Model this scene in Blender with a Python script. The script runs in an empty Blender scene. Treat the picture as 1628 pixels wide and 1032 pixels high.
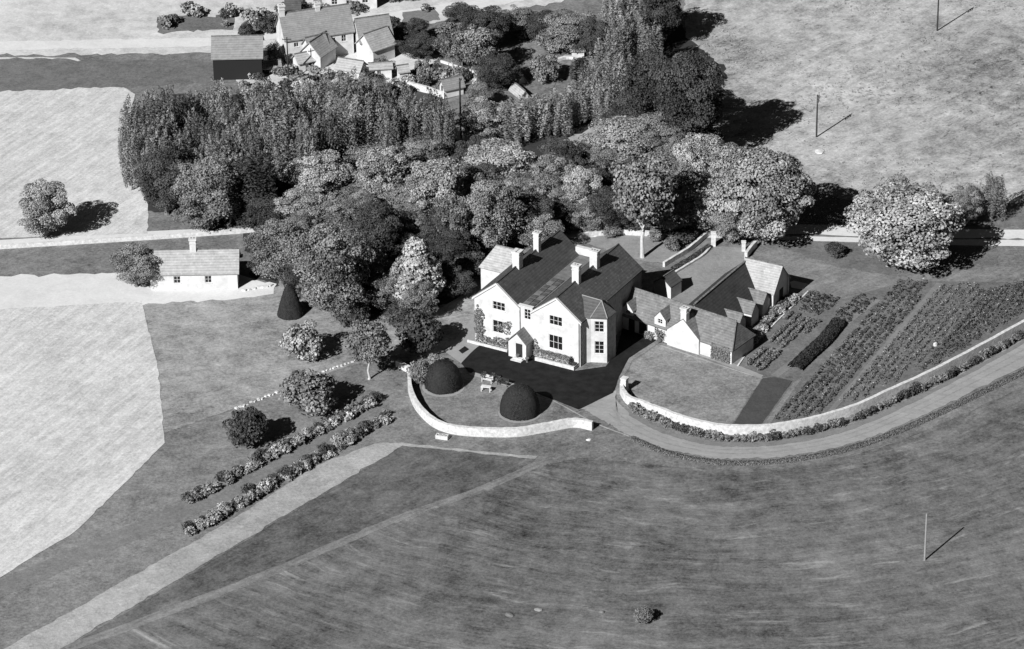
import bpy, bmesh, math, random
import numpy as np
from mathutils import Vector, Matrix
from mathutils.geometry import tessellate_polygon
R = math.radians
sc = bpy.context.scene
COL = sc.collection

# ------------------------------------------------------------------ camera, sky, sun, exposure
F_PX, CX, CY, PITCH, DIST = 6000.0, 982.0, 508.0, R(28), 480.0
camd = bpy.data.cameras.new('camera')
cam = bpy.data.objects.new('camera', camd); COL.objects.link(cam)
cam.location = (0, -DIST*math.cos(PITCH), DIST*math.sin(PITCH))
cam.rotation_euler = (math.pi/2-PITCH, 0, 0)
camd.sensor_width = 36.0; camd.lens = 36.0*F_PX/1628.0
camd.shift_x = (814-CX)/1628.0; camd.shift_y = (CY-516)/1628.0
camd.clip_start = 1.0; camd.clip_end = 9000.0
sc.camera = cam

SUN_EL, SUN_AZ = R(35), R(55)          # shadows run towards SUN_AZ (from +x, anticlockwise)
w = bpy.data.worlds.new('World'); sc.world = w; w.use_nodes = True
nt = w.node_tree; bg = nt.nodes['Background']
sky = nt.nodes.new('ShaderNodeTexSky'); sky.sky_type = 'NISHITA'; sky.sun_disc = False
sky.sun_elevation = SUN_EL; sky.sun_rotation = R(90)-(SUN_AZ+math.pi)
bw = nt.nodes.new('ShaderNodeRGBToBW')                      # black and white film
nt.links.new(sky.outputs[0], bw.inputs[0]); nt.links.new(bw.outputs[0], bg.inputs[0])
bg.inputs[1].default_value = 0.05
sky.air_density = 0.15; sky.dust_density = 0.05; sky.altitude = 300   # a very clear dry day
sd = bpy.data.lights.new('sun', 'SUN'); sd.energy = 5.0; sd.angle = R(0.5); sd.color = (1, 1, 1)
so = bpy.data.objects.new('sun', sd); COL.objects.link(so)
ldir = Vector((math.cos(SUN_AZ)*math.cos(SUN_EL), math.sin(SUN_AZ)*math.cos(SUN_EL), -math.sin(SUN_EL)))
so.rotation_euler = ldir.to_track_quat('-Z', 'Y').to_euler(); so.location = (-60, -90, 120)
sc.view_settings.view_transform = 'Standard'; sc.view_settings.look = 'None'
sc.view_settings.exposure = 0.35; sc.view_settings.gamma = 1.0
sc.cycles.max_bounces = 4; sc.cycles.diffuse_bounces = 1

# ------------------------------------------------------------------ helpers
HEDGE = None
CAM = np.array(cam.location); FW = np.array([0, math.cos(PITCH), -math.sin(PITCH)]); UP = np.array([0, math.sin(PITCH), math.cos(PITCH)])
def P(x, y, z=0.0):
    """point on the level z seen at photograph position x, y"""
    d = np.array([1., 0, 0])*(x-CX)/F_PX - UP*(y-CY)/F_PX + FW
    t = (z-CAM[2])/d[2]; return Vector(CAM+d*t)
def PPM(x, y):
    return F_PX/float((np.array(P(x, y))-CAM)@FW)

def tag(o, label=None, cat=None, group=None, kind=None):
    if label: o['label'] = label
    if cat: o['category'] = cat
    if group: o['group'] = group
    if kind: o['kind'] = kind
    return o
def empty(name, loc=(0, 0, 0), rz=0.0, parent=None):
    o = bpy.data.objects.new(name, None); COL.objects.link(o); o.location = loc; o.rotation_euler = (0, 0, rz)
    o.empty_display_size = .3
    if parent: o.parent = parent
    return o
def link(name, me, parent=None, mat=None):
    if mat and not me.materials: me.materials.append(mat)
    o = bpy.data.objects.new(name, me); COL.objects.link(o)
    if parent: o.parent = parent
    return o
def copy_tree(o, parent=None):
    c = o.copy(); COL.objects.link(c); c.parent = parent
    for ch in list(o.children): copy_tree(ch, c)
    return c

class MB:
    def __init__(s): s.v = []; s.f = []
    def poly(s, pts):
        n = len(s.v); s.v += [tuple(p) for p in pts]; s.f.append(tuple(range(n, n+len(pts))))
    def box(s, a, b):
        x0, y0, z0 = a; x1, y1, z1 = b; n = len(s.v)
        s.v += [(x0,y0,z0),(x1,y0,z0),(x1,y1,z0),(x0,y1,z0),(x0,y0,z1),(x1,y0,z1),(x1,y1,z1),(x0,y1,z1)]
        for f in ((0,3,2,1),(4,5,6,7),(0,1,5,4),(1,2,6,5),(2,3,7,6),(3,0,4,7)): s.f.append(tuple(n+i for i in f))
    def slab(s, pts, t):
        """polygon with thickness t measured straight down"""
        n = len(pts); k = len(s.v)
        s.v += [tuple(p) for p in pts] + [(p[0], p[1], p[2]-t) for p in pts]
        s.f.append(tuple(range(k, k+n))); s.f.append(tuple(range(k+2*n-1, k+n-1, -1)))
        for i in range(n):
            j = (i+1) % n; s.f.append((k+i, k+n+i, k+n+j, k+j))
    def tube(s, pts, rad, seg=6):
        pts = [Vector(p) for p in pts]; k = len(s.v)
        for i, p in enumerate(pts):
            d = (pts[min(i+1, len(pts)-1)]-pts[max(i-1, 0)]).normalized()
            a = d.orthogonal().normalized(); b = d.cross(a)
            for j in range(seg):
                t = 2*math.pi*j/seg; s.v.append(tuple(p+(a*math.cos(t)+b*math.sin(t))*rad[i]))
        for i in range(len(pts)-1):
            for j in range(seg):
                j2 = (j+1) % seg; s.f.append((k+i*seg+j, k+i*seg+j2, k+(i+1)*seg+j2, k+(i+1)*seg+j))
        s.f.append(tuple(k+j for j in range(seg))[::-1]); e = k+(len(pts)-1)*seg; s.f.append(tuple(e+j for j in range(seg)))
    def wall(s, o, d, L, z0, z1, holes=(), depth=.12, inward=None):
        """vertical wall from o along unit d, rectangles (a0,a1,b0,b1) left open with reveals"""
        o = Vector(o); d = Vector(d); inw = Vector(inward) if inward else Vector((-d.y, d.x, 0))
        xs = sorted({0, L, *[h[0] for h in holes], *[h[1] for h in holes]}); zs = sorted({z0, z1, *[h[2] for h in holes], *[h[3] for h in holes]})
        q = lambda a, z, e=0: o+d*a+Vector((0, 0, z))+inw*e
        for i in range(len(xs)-1):
            for j in range(len(zs)-1):
                mx, mz = (xs[i]+xs[i+1])/2, (zs[j]+zs[j+1])/2
                if any(h[0] < mx < h[1] and h[2] < mz < h[3] for h in holes): continue
                s.poly([q(xs[i], zs[j]), q(xs[i+1], zs[j]), q(xs[i+1], zs[j+1]), q(xs[i], zs[j+1])])
        for a0, a1, b0, b1 in holes:
            c = [(a0, b0), (a1, b0), (a1, b1), (a0, b1)]
            for k in range(4):
                m = c[k]; n = c[(k+1) % 4]; s.poly([q(*m), q(*m, depth), q(*n, depth), q(*n)])
    def build(s, name, mat, parent=None, smooth=False):
        me = bpy.data.meshes.new(name); me.from_pydata(s.v, [], s.f); me.update()
        if smooth: me.polygons.foreach_set('use_smooth', [True]*len(me.polygons))
        return link(name, me, parent, mat)

def spline(pts, n):
    p = [np.array(q, float) for q in pts]; p = [2*p[0]-p[1]]+p+[2*p[-1]-p[-2]]
    out = []
    segs = len(p)-3
    for i in range(n):
        t = i/(n-1)*segs; k = min(int(t), segs-1); t -= k
        a, b, c, d = p[k:k+4]
        out.append(.5*((2*b)+(c-a)*t+(2*a-5*b+4*c-d)*t*t+(3*b-a-3*c+d)*t**3))
    return out
def gp(pts, z=0.0): return [P(x, y, z).to_2d() for x, y in pts]
def inside(p, poly):
    r = False; n = len(poly)
    for i in range(n):
        a, b = poly[i], poly[(i+1) % n]
        if (a[1] > p[1]) != (b[1] > p[1]) and p[0] < (b[0]-a[0])*(p[1]-a[1])/(b[1]-a[1])+a[0]: r = not r
    return r
_rg = random.Random(5)
_zc = [0]
def sheet(name, px, z, mat, jit=.12, step=1.0, label=None, smooth_pts=0):
    _zc[0] += 1; z = z+_zc[0]*.0002
    """flat piece of ground whose outline is given at photograph positions; edges slightly uneven"""
    pts = spline(list(px)+[px[0]], smooth_pts) [:-1] if smooth_pts else px
    g = gp(pts); out = []
    for i, a in enumerate(g):
        b = g[(i+1) % len(g)]; L = (b-a).length; n = max(1, min(120, int(L/step)))
        for k in range(n):
            p = a.lerp(b, k/n)
            if k: p = p+Vector((_rg.gauss(0, jit), _rg.gauss(0, jit)))
            out.append(Vector((p.x, p.y, z)))
    tri = tessellate_polygon([out]); m = MB(); m.v = [tuple(v) for v in out]
    for t in tri:
        a, b, c = (out[i] for i in t)
        m.f.append(tuple(t) if (b-a).cross(c-a).z > 0 else tuple(t[::-1]))
    o = m.build(name, mat); tag(o, label=label, kind='structure'); return o
def ribbon(name, pa, pb, z, mat, n=80, jit=0.0):
    """strip between two smooth lines (photograph positions), with UV across"""
    _zc[0] += 1; z = z+_zc[0]*.0002
    a = [P(x, y, z) for x, y in spline(pa, n)]; b = [P(x, y, z) for x, y in spline(pb, n)]
    me = bpy.data.meshes.new(name); v = []
    for i in range(n):
        ja, jb = _rg.gauss(0, jit), _rg.gauss(0, jit); d = (b[i]-a[i]).normalized()
        v += [tuple(a[i]+d*ja), tuple(b[i]+d*jb)]
    f = [(2*i, 2*i+1, 2*i+3, 2*i+2) for i in range(n-1)]
    me.from_pydata(v, [], f); uv = me.uv_layers.new(name='UVMap')
    L = [0.0]
    for i in range(1, n): L.append(L[-1]+(a[i]-a[i-1]).length)
    for p in me.polygons:
        for li in p.loop_indices:
            vi = me.loops[li].vertex_index; uv.data[li].uv = (L[vi//2], vi % 2)
    if me.polygons[0].normal.z < 0: me.flip_normals()
    return tag(link(name, me, None, mat), kind='structure')

# ------------------------------------------------------------------ materials (greys: the film is black and white)
MATS = {}
def mat(name, c=.2, var=.0, scale=1.0, rough=.9, fine=None, bump=0.0, coord='Object', spec=.2):
    if name in MATS: return MATS[name]
    m = bpy.data.materials.new(name); MATS[name] = m; m.use_nodes = True; t = m.node_tree; b = t.nodes['Principled BSDF']
    b.inputs['Roughness'].default_value = rough; b.inputs['Specular IOR Level'].default_value = spec
    b.inputs['Base Color'].default_value = (c, c, c, 1)
    if var:
        tc = t.nodes.new('ShaderNodeTexCoord'); nz = t.nodes.new('ShaderNodeTexNoise'); nz.inputs['Scale'].default_value = scale
        nz.inputs['Detail'].default_value = 6; nz.inputs['Roughness'].default_value = .65
        t.links.new(tc.outputs[coord], nz.inputs['Vector'])
        mr = t.nodes.new('ShaderNodeMapRange'); mr.inputs[1].default_value = .3; mr.inputs[2].default_value = .7
        mr.inputs[3].default_value = c*(1-var); mr.inputs[4].default_value = c*(1+var)
        t.links.new(nz.outputs[0], mr.inputs[0]); t.links.new(mr.outputs[0], b.inputs['Base Color'])
        if bump:
            bp = t.nodes.new('ShaderNodeBump'); bp.inputs['Strength'].default_value = bump; bp.inputs['Distance'].default_value = .05
            t.links.new(nz.outputs[0], bp.inputs['Height']); t.links.new(bp.outputs[0], b.inputs['Normal'])
    return m
def math_node(t, op, a, b=None):
    n = t.nodes.new('ShaderNodeMath'); n.operation = op
    for i, x in enumerate((a, b)):
        if x is None: continue
        if isinstance(x, (int, float)): n.inputs[i].default_value = x
        else: t.links.new(x, n.inputs[i])
    return n.outputs[0]
def grass(name, c, big=.25, mid=.2, fine=.25, streak=0.0, ang=30, spots=0.0, pale=0.0, bump=.5, centre=None, bands=0.0):
    """grass: tone made of several sizes of noise, streaks along ang, dark tussock spots, pale dry patches"""
    m = bpy.data.materials.new(name); MATS[name] = m; m.use_nodes = True; t = m.node_tree; b = t.nodes['Principled BSDF']
    b.inputs['Roughness'].default_value = 1; b.inputs['Specular IOR Level'].default_value = .05
    geo = t.nodes.new('ShaderNodeNewGeometry')
    def noise(scale, det=4, vec=None, rough=.6):
        n = t.nodes.new('ShaderNodeTexNoise'); n.inputs['Scale'].default_value = scale; n.inputs['Detail'].default_value = det
        n.inputs['Roughness'].default_value = rough; t.links.new(vec or geo.outputs['Position'], n.inputs['Vector']); return n.outputs[0]
    def mapped(a, sx, sy):
        r = t.nodes.new('ShaderNodeMapping'); r.vector_type = 'TEXTURE'; r.inputs['Rotation'].default_value = (0, 0, R(a)); r.inputs['Scale'].default_value = (sx, sy, 1)
        t.links.new(geo.outputs['Position'], r.inputs[0]); return r.outputs[0]
    def term(n, amt):   # (n-.5)*2*amt
        return math_node(t, 'MULTIPLY', math_node(t, 'SUBTRACT', n, .5), 3.6*amt)
    flat_mapped = mapped
    if centre:                 # marks run in arcs about a centre, as a mower or roller leaves them
        sp = t.nodes.new('ShaderNodeSeparateXYZ'); t.links.new(geo.outputs['Position'], sp.inputs[0])
        dx = math_node(t, 'SUBTRACT', sp.outputs[0], centre[0]); dy = math_node(t, 'SUBTRACT', sp.outputs[1], centre[1])
        rad = math_node(t, 'SQRT', math_node(t, 'ADD', math_node(t, 'MULTIPLY', dx, dx), math_node(t, 'MULTIPLY', dy, dy)))
        arc = math_node(t, 'MULTIPLY', math_node(t, 'ARCTAN2', dy, dx), centre[2])
        wob = math_node(t, 'ADD', rad, math_node(t, 'MULTIPLY', noise(.06, 2), 5.0))
        def mapped(a, sx, sy):
            cb = t.nodes.new('ShaderNodeCombineXYZ'); t.links.new(math_node(t, 'DIVIDE', arc, sx), cb.inputs[0]); t.links.new(math_node(t, 'DIVIDE', wob, sy), cb.inputs[1]); return cb.outputs[0]
    s = math_node(t, 'ADD', 1.0, term(noise(.045, 3), big))
    if bands and centre:
        s = math_node(t, 'ADD', s, math_node(t, 'MULTIPLY', math_node(t, 'SINE', math_node(t, 'MULTIPLY', wob, 2.4)), bands))
    s = math_node(t, 'ADD', s, term(noise(.35, 4), mid))
    fn = noise(2.6, 5, rough=.75); s = math_node(t, 'ADD', s, term(fn, fine))
    s = math_node(t, 'ADD', s, term(noise(.95, 6, rough=.8), fine*.9))
    mr = t.nodes.new('ShaderNodeMapRange'); mr.inputs[1].default_value = .57; mr.inputs[2].default_value = .66; mr.inputs[3].default_value = 0; mr.inputs[4].default_value = fine*.9
    t.links.new(noise(1.6, 6, rough=.8), mr.inputs[0]); s = math_node(t, 'ADD', s, mr.outputs[0])
    if streak:
        s = math_node(t, 'ADD', s, term(noise(1.0, 3, mapped(ang, 9, .9)), streak))
        s = math_node(t, 'ADD', s, term(noise(1.0, 3, mapped(ang+4, 3.0, .35)), streak*.7))
    if spots:
        r = t.nodes.new('ShaderNodeMapRange'); r.inputs[1].default_value = .56; r.inputs[2].default_value = .68; r.inputs[3].default_value = 0; r.inputs[4].default_value = spots
        t.links.new(noise(1.0, 4, mapped(ang, 1.5, .8), .7), r.inputs[0])
        r2 = t.nodes.new('ShaderNodeMapRange'); r2.inputs[1].default_value = .42; r2.inputs[2].default_value = .62
        t.links.new(noise(.07, 3), r2.inputs[0])
        s = math_node(t, 'SUBTRACT', s, math_node(t, 'MULTIPLY', r.outputs[0], r2.outputs[0]))
    if pale:
        r = t.nodes.new('ShaderNodeMapRange'); r.inputs[1].default_value = .58; r.inputs[2].default_value = .74; r.inputs[3].default_value = 0; r.inputs[4].default_value = pale
        t.links.new(noise(1.0, 5, mapped(ang, 5, 1.6), .65), r.inputs[0]); s = math_node(t, 'ADD', s, r.outputs[0])
    s = math_node(t, 'MAXIMUM', math_node(t, 'MULTIPLY', s, c), .015)
    t.links.new(s, b.inputs['Base Color'])
    bp = t.nodes.new('ShaderNodeBump'); bp.inputs['Strength'].default_value = bump; bp.inputs['Distance'].default_value = .12
    t.links.new(fn, bp.inputs['Height']); t.links.new(bp.outputs[0], b.inputs['Normal'])
    return m
def leafmat(name, c, var=.35):
    m = bpy.data.materials.new(name); MATS[name] = m; m.use_nodes = True; t = m.node_tree; b = t.nodes['Principled BSDF']
    b.inputs['Roughness'].default_value = .75; b.inputs['Specular IOR Level'].default_value = .15
    at = t.nodes.new('ShaderNodeAttribute'); at.attribute_name = 'tone'
    oi = t.nodes.new('ShaderNodeObjectInfo')
    k = math_node(t, 'ADD', math_node(t, 'MULTIPLY', oi.outputs['Random'], .3), .85)
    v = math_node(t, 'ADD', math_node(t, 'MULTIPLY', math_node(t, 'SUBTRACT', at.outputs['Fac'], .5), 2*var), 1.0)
    t.links.new(math_node(t, 'MULTIPLY', math_node(t, 'MULTIPLY', k, v), c), b.inputs['Base Color'])
    return m
def roofmat(name, c, var=.35, rows=1.4, spots=0.0, sc_=1.2):
    """courses of slates or stone tiles with blotches of lichen"""
    m = bpy.data.materials.new(name); MATS[name] = m; m.use_nodes = True; t = m.node_tree; b = t.nodes['Principled BSDF']
    b.inputs['Roughness'].default_value = .85; b.inputs['Specular IOR Level'].default_value = .2
    tc = t.nodes.new('ShaderNodeTexCoord')
    n1 = t.nodes.new('ShaderNodeTexNoise'); n1.inputs['Scale'].default_value = sc_; n1.inputs['Detail'].default_value = 5; n1.inputs['Roughness'].default_value = .7
    n2 = t.nodes.new('ShaderNodeTexVoronoi'); n2.inputs['Scale'].default_value = 3.2
    wv = t.nodes.new('ShaderNodeTexWave'); wv.bands_direction = 'Z'; wv.wave_profile = 'SAW'; wv.inputs['Scale'].default_value = rows; wv.inputs['Distortion'].default_value = .6; wv.inputs['Detail'].default_value = 2
    for n in (n1, n2, wv): t.links.new(tc.outputs['Object'], n.inputs['Vector'])
    s = math_node(t, 'ADD', 1.0, math_node(t, 'MULTIPLY', math_node(t, 'SUBTRACT', n1.outputs[0], .5), 3*var))
    cb = t.nodes.new('ShaderNodeRGBToBW'); t.links.new(n2.outputs['Color'], cb.inputs[0])
    s = math_node(t, 'ADD', s, math_node(t, 'MULTIPLY', math_node(t, 'SUBTRACT', cb.outputs[0], .5), .5*var))
    s = math_node(t, 'ADD', s, math_node(t, 'MULTIPLY', math_node(t, 'SUBTRACT', wv.outputs['Fac'], .5), .34))
    if spots:
        n3 = t.nodes.new('ShaderNodeTexNoise'); n3.inputs['Scale'].default_value = 2.4; n3.inputs['Detail'].default_value = 6; n3.inputs['Roughness'].default_value = .8; t.links.new(tc.outputs['Object'], n3.inputs['Vector'])
        r = t.nodes.new('ShaderNodeMapRange'); r.inputs[1].default_value = .6; r.inputs[2].default_value = .7; r.inputs[3].default_value = 0; r.inputs[4].default_value = spots
        t.links.new(n3.outputs[0], r.inputs[0]); s = math_node(t, 'ADD', s, r.outputs[0])
    t.links.new(math_node(t, 'MAXIMUM', math_node(t, 'MULTIPLY', s, c), .006), b.inputs['Base Color'])
    bp = t.nodes.new('ShaderNodeBump'); bp.inputs['Strength'].default_value = .6; bp.inputs['Distance'].default_value = .05
    t.links.new(wv.outputs['Fac'], bp.inputs['Height']); t.links.new(bp.outputs[0], b.inputs['Normal'])
    return m

M_base = grass('meadow_grass', .18, .25, .3, .5, streak=.14, ang=40, pale=.3)
def circle3(a, b, c):
    d = 2*(a.x*(b.y-c.y)+b.x*(c.y-a.y)+c.x*(a.y-b.y)); A, B, C_ = a.length_squared, b.length_squared, c.length_squared
    x = (A*(b.y-c.y)+B*(c.y-a.y)+C_*(a.y-b.y))/d; y = (A*(c.x-b.x)+B*(a.x-c.x)+C_*(b.x-a.x))/d; return x, y, math.hypot(a.x-x, a.y-y)
CEN = circle3(P(1000, 735).to_2d(), P(1250, 738).to_2d(), P(1587, 630).to_2d())
M_front = grass('mown_field_grass', .145, .44, .42, .45, streak=.26, pale=1.2, spots=.35, centre=CEN, bands=.05)
M_front2 = grass('mown_field_grass_west', .12, .38, .42, .5, streak=.16, ang=44, pale=.7, spots=.25)
M_upper = grass('pasture_grass', .37, .5, .45, .42, streak=.15, ang=48, spots=.7, pale=.25)
M_lawn = grass('lawn_grass', .20, .25, .36, .5, pale=.25, spots=.2)
M_westlawn = grass('rough_lawn_grass', .28, .34, .42, .45, streak=.12, ang=20, pale=.3)
M_roughlawn = grass('seeding_lawn_grass', .225, .25, .35, .5, spots=.25, pale=.6)
M_court = grass('court_grass', .26, .12, .16, .2, pale=.1)
M_strip = grass('border_grass', .19, .15, .16, .3)
M_pale = grass('dry_grass', .35, .25, .28, .3, pale=.3, ang=40)
M_trackgrass = grass('trodden_grass', .205, .18, .25, .35, streak=.2, ang=40)
M_dark = grass('dark_turf', .075, .1, .15, .2)
M_soil = grass('tilled_soil', .155, .15, .25, .35, spots=.3)
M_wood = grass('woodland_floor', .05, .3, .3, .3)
M_gravel = grass('pale_gravel', .31, .08, .1, .12, streak=.12, ang=-15, bump=.15)
M_added_stubble = grass('stubble', .55, .12, .14, .25, streak=.18, ang=62, spots=.2)  # tone of the added fields, kept pale for brightness
M_rut = grass('packed_gravel', .275, .1, .15, .2, bump=.2)
M_path = grass('earth_path', .20, .1, .15, .2, bump=.2)
M_pave = grass('paving', .30, .08, .1, .1, bump=.1)
M_road = grass('pale_road', .64, .08, .08, .1, bump=.1)
M_yard = grass('pale_yard', .55, .2, .25, .2, bump=.15, spots=.2)
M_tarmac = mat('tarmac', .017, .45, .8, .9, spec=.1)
M_white = mat('limewash', .6, .2, .8, .9, bump=.3)
M_stonewall = mat('pale_stone_wall', .6, .3, 2.4, .95, bump=.5)
M_trim = mat('white_paint', .62, .08, 2.0)
M_glass = mat('window_glass', .012, rough=.25, spec=.5)
M_door = mat('dark_painted_door', .03)
M_slate = roofmat('dark_slate', .08, .42, spots=.9)
M_slate2 = roofmat('worn_slate', .088, .42, spots=3.0)
M_bayslate = roofmat('grey_slate', .10, .3, spots=.5)
M_stone = roofmat('stone_slates', .17, .5, rows=1.3, spots=.8)
M_pale_roof = roofmat('pale_stone_slates', .36, .35, rows=1.3, spots=.5)
M_barnroof = roofmat('barn_slates', .052, .5, rows=1.3, spots=.4)
M_villroof = roofmat('village_slates', .24, .3, rows=1.4, spots=.3)
M_lead = mat('grey_lead', .16, .3, 2.0)
M_ridge = mat('ridge_tiles', .16, .6, 3.0)
M_bark = mat('bark', .16, .4, 4.0)
M_birch = mat('pale_bark', .5, .25, 3.0)
M_pole = mat('creosoted_pole', .04, .3, 3.0)
M_palepole = mat('weathered_pole', .28, .2, 3.0)
L_light = leafmat('leaf_chestnut', .3, .55)
L_mid = leafmat('leaf_broad', .185, .55)
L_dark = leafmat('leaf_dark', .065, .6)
L_feather = leafmat('leaf_willow', .22, .55)
L_willow2 = leafmat('leaf_poplar', .13, .6)
L_tuft = leafmat('leaf_bank', .12, .6)
L_yew = leafmat('leaf_yew', .034, .4)
L_flower = leafmat('flower_heads', .33, .7)
L_veg = leafmat('leaf_vegetable', .14, .5)
L_vegd = leafmat('leaf_dark_vegetable', .05, .5)
L_ivy = leafmat('leaf_ivy', .16, .5)
M_yewcore = mat('yew_clipped', .026, .5, 5.0)

# ------------------------------------------------------------------ foliage builders
def leafcloud(name, c, n, s, aspect=1.0, up=None, tone=None):
    """mesh of small quads at points c, normals n, half-sizes s"""
    N = len(c); rs = np.random.RandomState(len(c) % 9973+7)
    n = n/np.maximum(np.linalg.norm(n, axis=1, keepdims=True), 1e-6)
    ref = rs.normal(size=(N, 3)) if up is None else np.tile(np.array(up, float), (N, 1))+rs.normal(size=(N, 3))*.18
    a = np.cross(n, ref); a /= np.maximum(np.linalg.norm(a, axis=1, keepdims=True), 1e-6); b = np.cross(n, a)
    s = np.asarray(s).reshape(-1, 1)*np.ones((N, 1)); sa, sb = s, s*aspect
    k1 = rs.uniform(.6, 1.25, (N, 1)); k2 = rs.uniform(.6, 1.25, (N, 1))
    v = np.stack([c-a*sa*k1-b*sb*.4, c-b*sb*k2+a*sa*.5, c+a*sa*k2+b*sb*.5, c+b*sb*k1-a*sa*.35], 1).reshape(-1, 3)
    me = bpy.data.meshes.new(name); me.vertices.add(4*N); me.vertices.foreach_set('co', v.ravel())
    me.loops.add(4*N); me.loops.foreach_set('vertex_index', np.arange(4*N)); me.polygons.add(N)
    me.polygons.foreach_set('loop_start', np.arange(N)*4); me.polygons.foreach_set('loop_total', np.full(N, 4)); me.update(calc_edges=True)
    if tone is None: tone = rs.uniform(0, 1, N)
    at = me.attributes.new('tone', 'FLOAT', 'FACE'); at.data.foreach_set('value', np.asarray(tone, dtype=np.float32))
    return me
def ball_leaves(rs, cen, r, n, squash=1.0, wild=.5):
    d = rs.normal(size=(n, 3)); d /= np.linalg.norm(d, axis=1, keepdims=True)
    fl = (d[:, 2] < 0) & (rs.uniform(0, 1, n) < .7); d[fl, 2] *= -1
    rad = r*(1-.35*rs.uniform(0, 1, (n, 1))**2)*np.array([[1, 1, squash]])
    return cen+d*rad, d+rs.normal(size=(n, 3))*wild
def lobed_crown(name, seed, a, c, lobes, lr, per, ls, mode='round', wild=.45, ragged=.12):
    """crown about the origin, half-width a, half-height c, of many leafy lobes plus scattered leaves"""
    rs = np.random.RandomState(seed); C, N, T, S = [], [], [], []
    off = rs.uniform(-1, 1, 6)
    for i in range(lobes):
        z = 1-2*(i+.5)/lobes; z = z*.97; th = i*2.399+rs.uniform(-.3, .3); q = math.sqrt(max(0, 1-z*z))
        k = 1+ragged*(math.sin(3*th+off[0]*3)+math.cos(2*th+5*z+off[1]*3))*.6+rs.normal()*ragged*.35
        if mode == 'cone': q *= (1-z)*.62+.1
        rr = lr*rs.uniform(.55, 1.55)
        m = rs.uniform(.78, 1.02) if rs.rand() < .8 else rs.uniform(.35, .7)
        cen = np.array([math.cos(th)*q*(a-rr*.6)*k*m, math.sin(th)*q*(a-rr*.6)*k*m, z*(c-rr*.5)*m])
        p, n = ball_leaves(rs, cen, rr, int(per*(rr/lr)**1.6*rs.uniform(.7, 1.2)), .72, wild)
        out = cen/np.array([a, a, c]); n = n+out*.35
        lt = rs.uniform(.15, .95)
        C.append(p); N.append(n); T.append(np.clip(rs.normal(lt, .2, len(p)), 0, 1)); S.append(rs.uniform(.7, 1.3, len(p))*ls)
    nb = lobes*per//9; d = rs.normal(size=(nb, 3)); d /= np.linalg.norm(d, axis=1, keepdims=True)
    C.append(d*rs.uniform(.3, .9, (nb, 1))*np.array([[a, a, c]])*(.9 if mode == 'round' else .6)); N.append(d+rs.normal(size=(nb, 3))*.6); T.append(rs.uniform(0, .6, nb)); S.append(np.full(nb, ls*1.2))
    return leafcloud(name, np.concatenate(C), np.concatenate(N), np.concatenate(S), tone=np.concatenate(T))
def feather_crown(name, seed, a, c, plumes, per, ls):
    """crown of upright plumes with narrow hanging leaves, as willows and poplars have"""
    rs = np.random.RandomState(seed); C, N, T, S = [], [], [], []
    for i in range(plumes):
        th = i*2.399; q = math.sqrt((i+.5)/plumes)*a*.85; h = c*rs.uniform(.75, 1.05)*(1-.35*(q/a)**2)
        r = a*.30*rs.uniform(.7, 1.2); cx, cy = math.cos(th)*q, math.sin(th)*q
        z = rs.uniform(-1, 1, per); ang = rs.uniform(0, 6.283, per); rr = r*np.sqrt(np.clip(1-(z*.96)**2, .03, 1))*rs.uniform(.5, 1.05, per)
        lean = rs.uniform(-.12, .12, 2)*c
        p = np.stack([cx+np.cos(ang)*rr+lean[0]*z, cy+np.sin(ang)*rr+lean[1]*z, z*h-(c-h)*.6], 1)
        n = np.stack([np.cos(ang), np.sin(ang), .35+.5*z], 1)+rs.normal(size=(per, 3))*.35
        lt = rs.uniform(.15, .85); C.append(p); N.append(n); T.append(np.clip(rs.normal(lt, .22, per), 0, 1)); S.append(rs.uniform(.6, 1.3, per)*ls)
    return leafcloud(name, np.concatenate(C), np.concatenate(N), np.concatenate(S), aspect=2.4, up=(1, 0, 0), tone=np.concatenate(T))
def trunk_mesh(name, seed, hc, a, c, r0, fork=.55, limbs=6, bend=1.0):
    rs = random.Random(seed); m = MB(); top = hc+c*.3
    w_ = lambda q: rs.uniform(-q, q)*bend
    pts = [(0, 0, -.1), (w_(.05), w_(.05), top*.04), (w_(.1), w_(.1), top*.22), (w_(.2), w_(.2), top*.4), (w_(.3), w_(.3), top*.6), (w_(.4), w_(.4), top)]
    m.tube(pts, [r0*1.5, r0*1.05, r0*.9, r0*.78, r0*.6, r0*.15], 8)
    for i in range(limbs):
        t = 6.283*i/limbs+rs.uniform(-.3, .3); z0 = top*rs.uniform(.3, fork); e = rs.uniform(.55, .85)
        m.tube([(0, 0, z0), (math.cos(t)*a*.35*e, math.sin(t)*a*.35*e, z0+c*.3), (math.cos(t)*a*e, math.sin(t)*a*e, hc+c*rs.uniform(-.1, .45))], [r0*.5, r0*.33, r0*.08], 5)
    me = bpy.data.meshes.new(name); me.from_pydata(m.v, [], m.f); me.update(); return me

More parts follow.
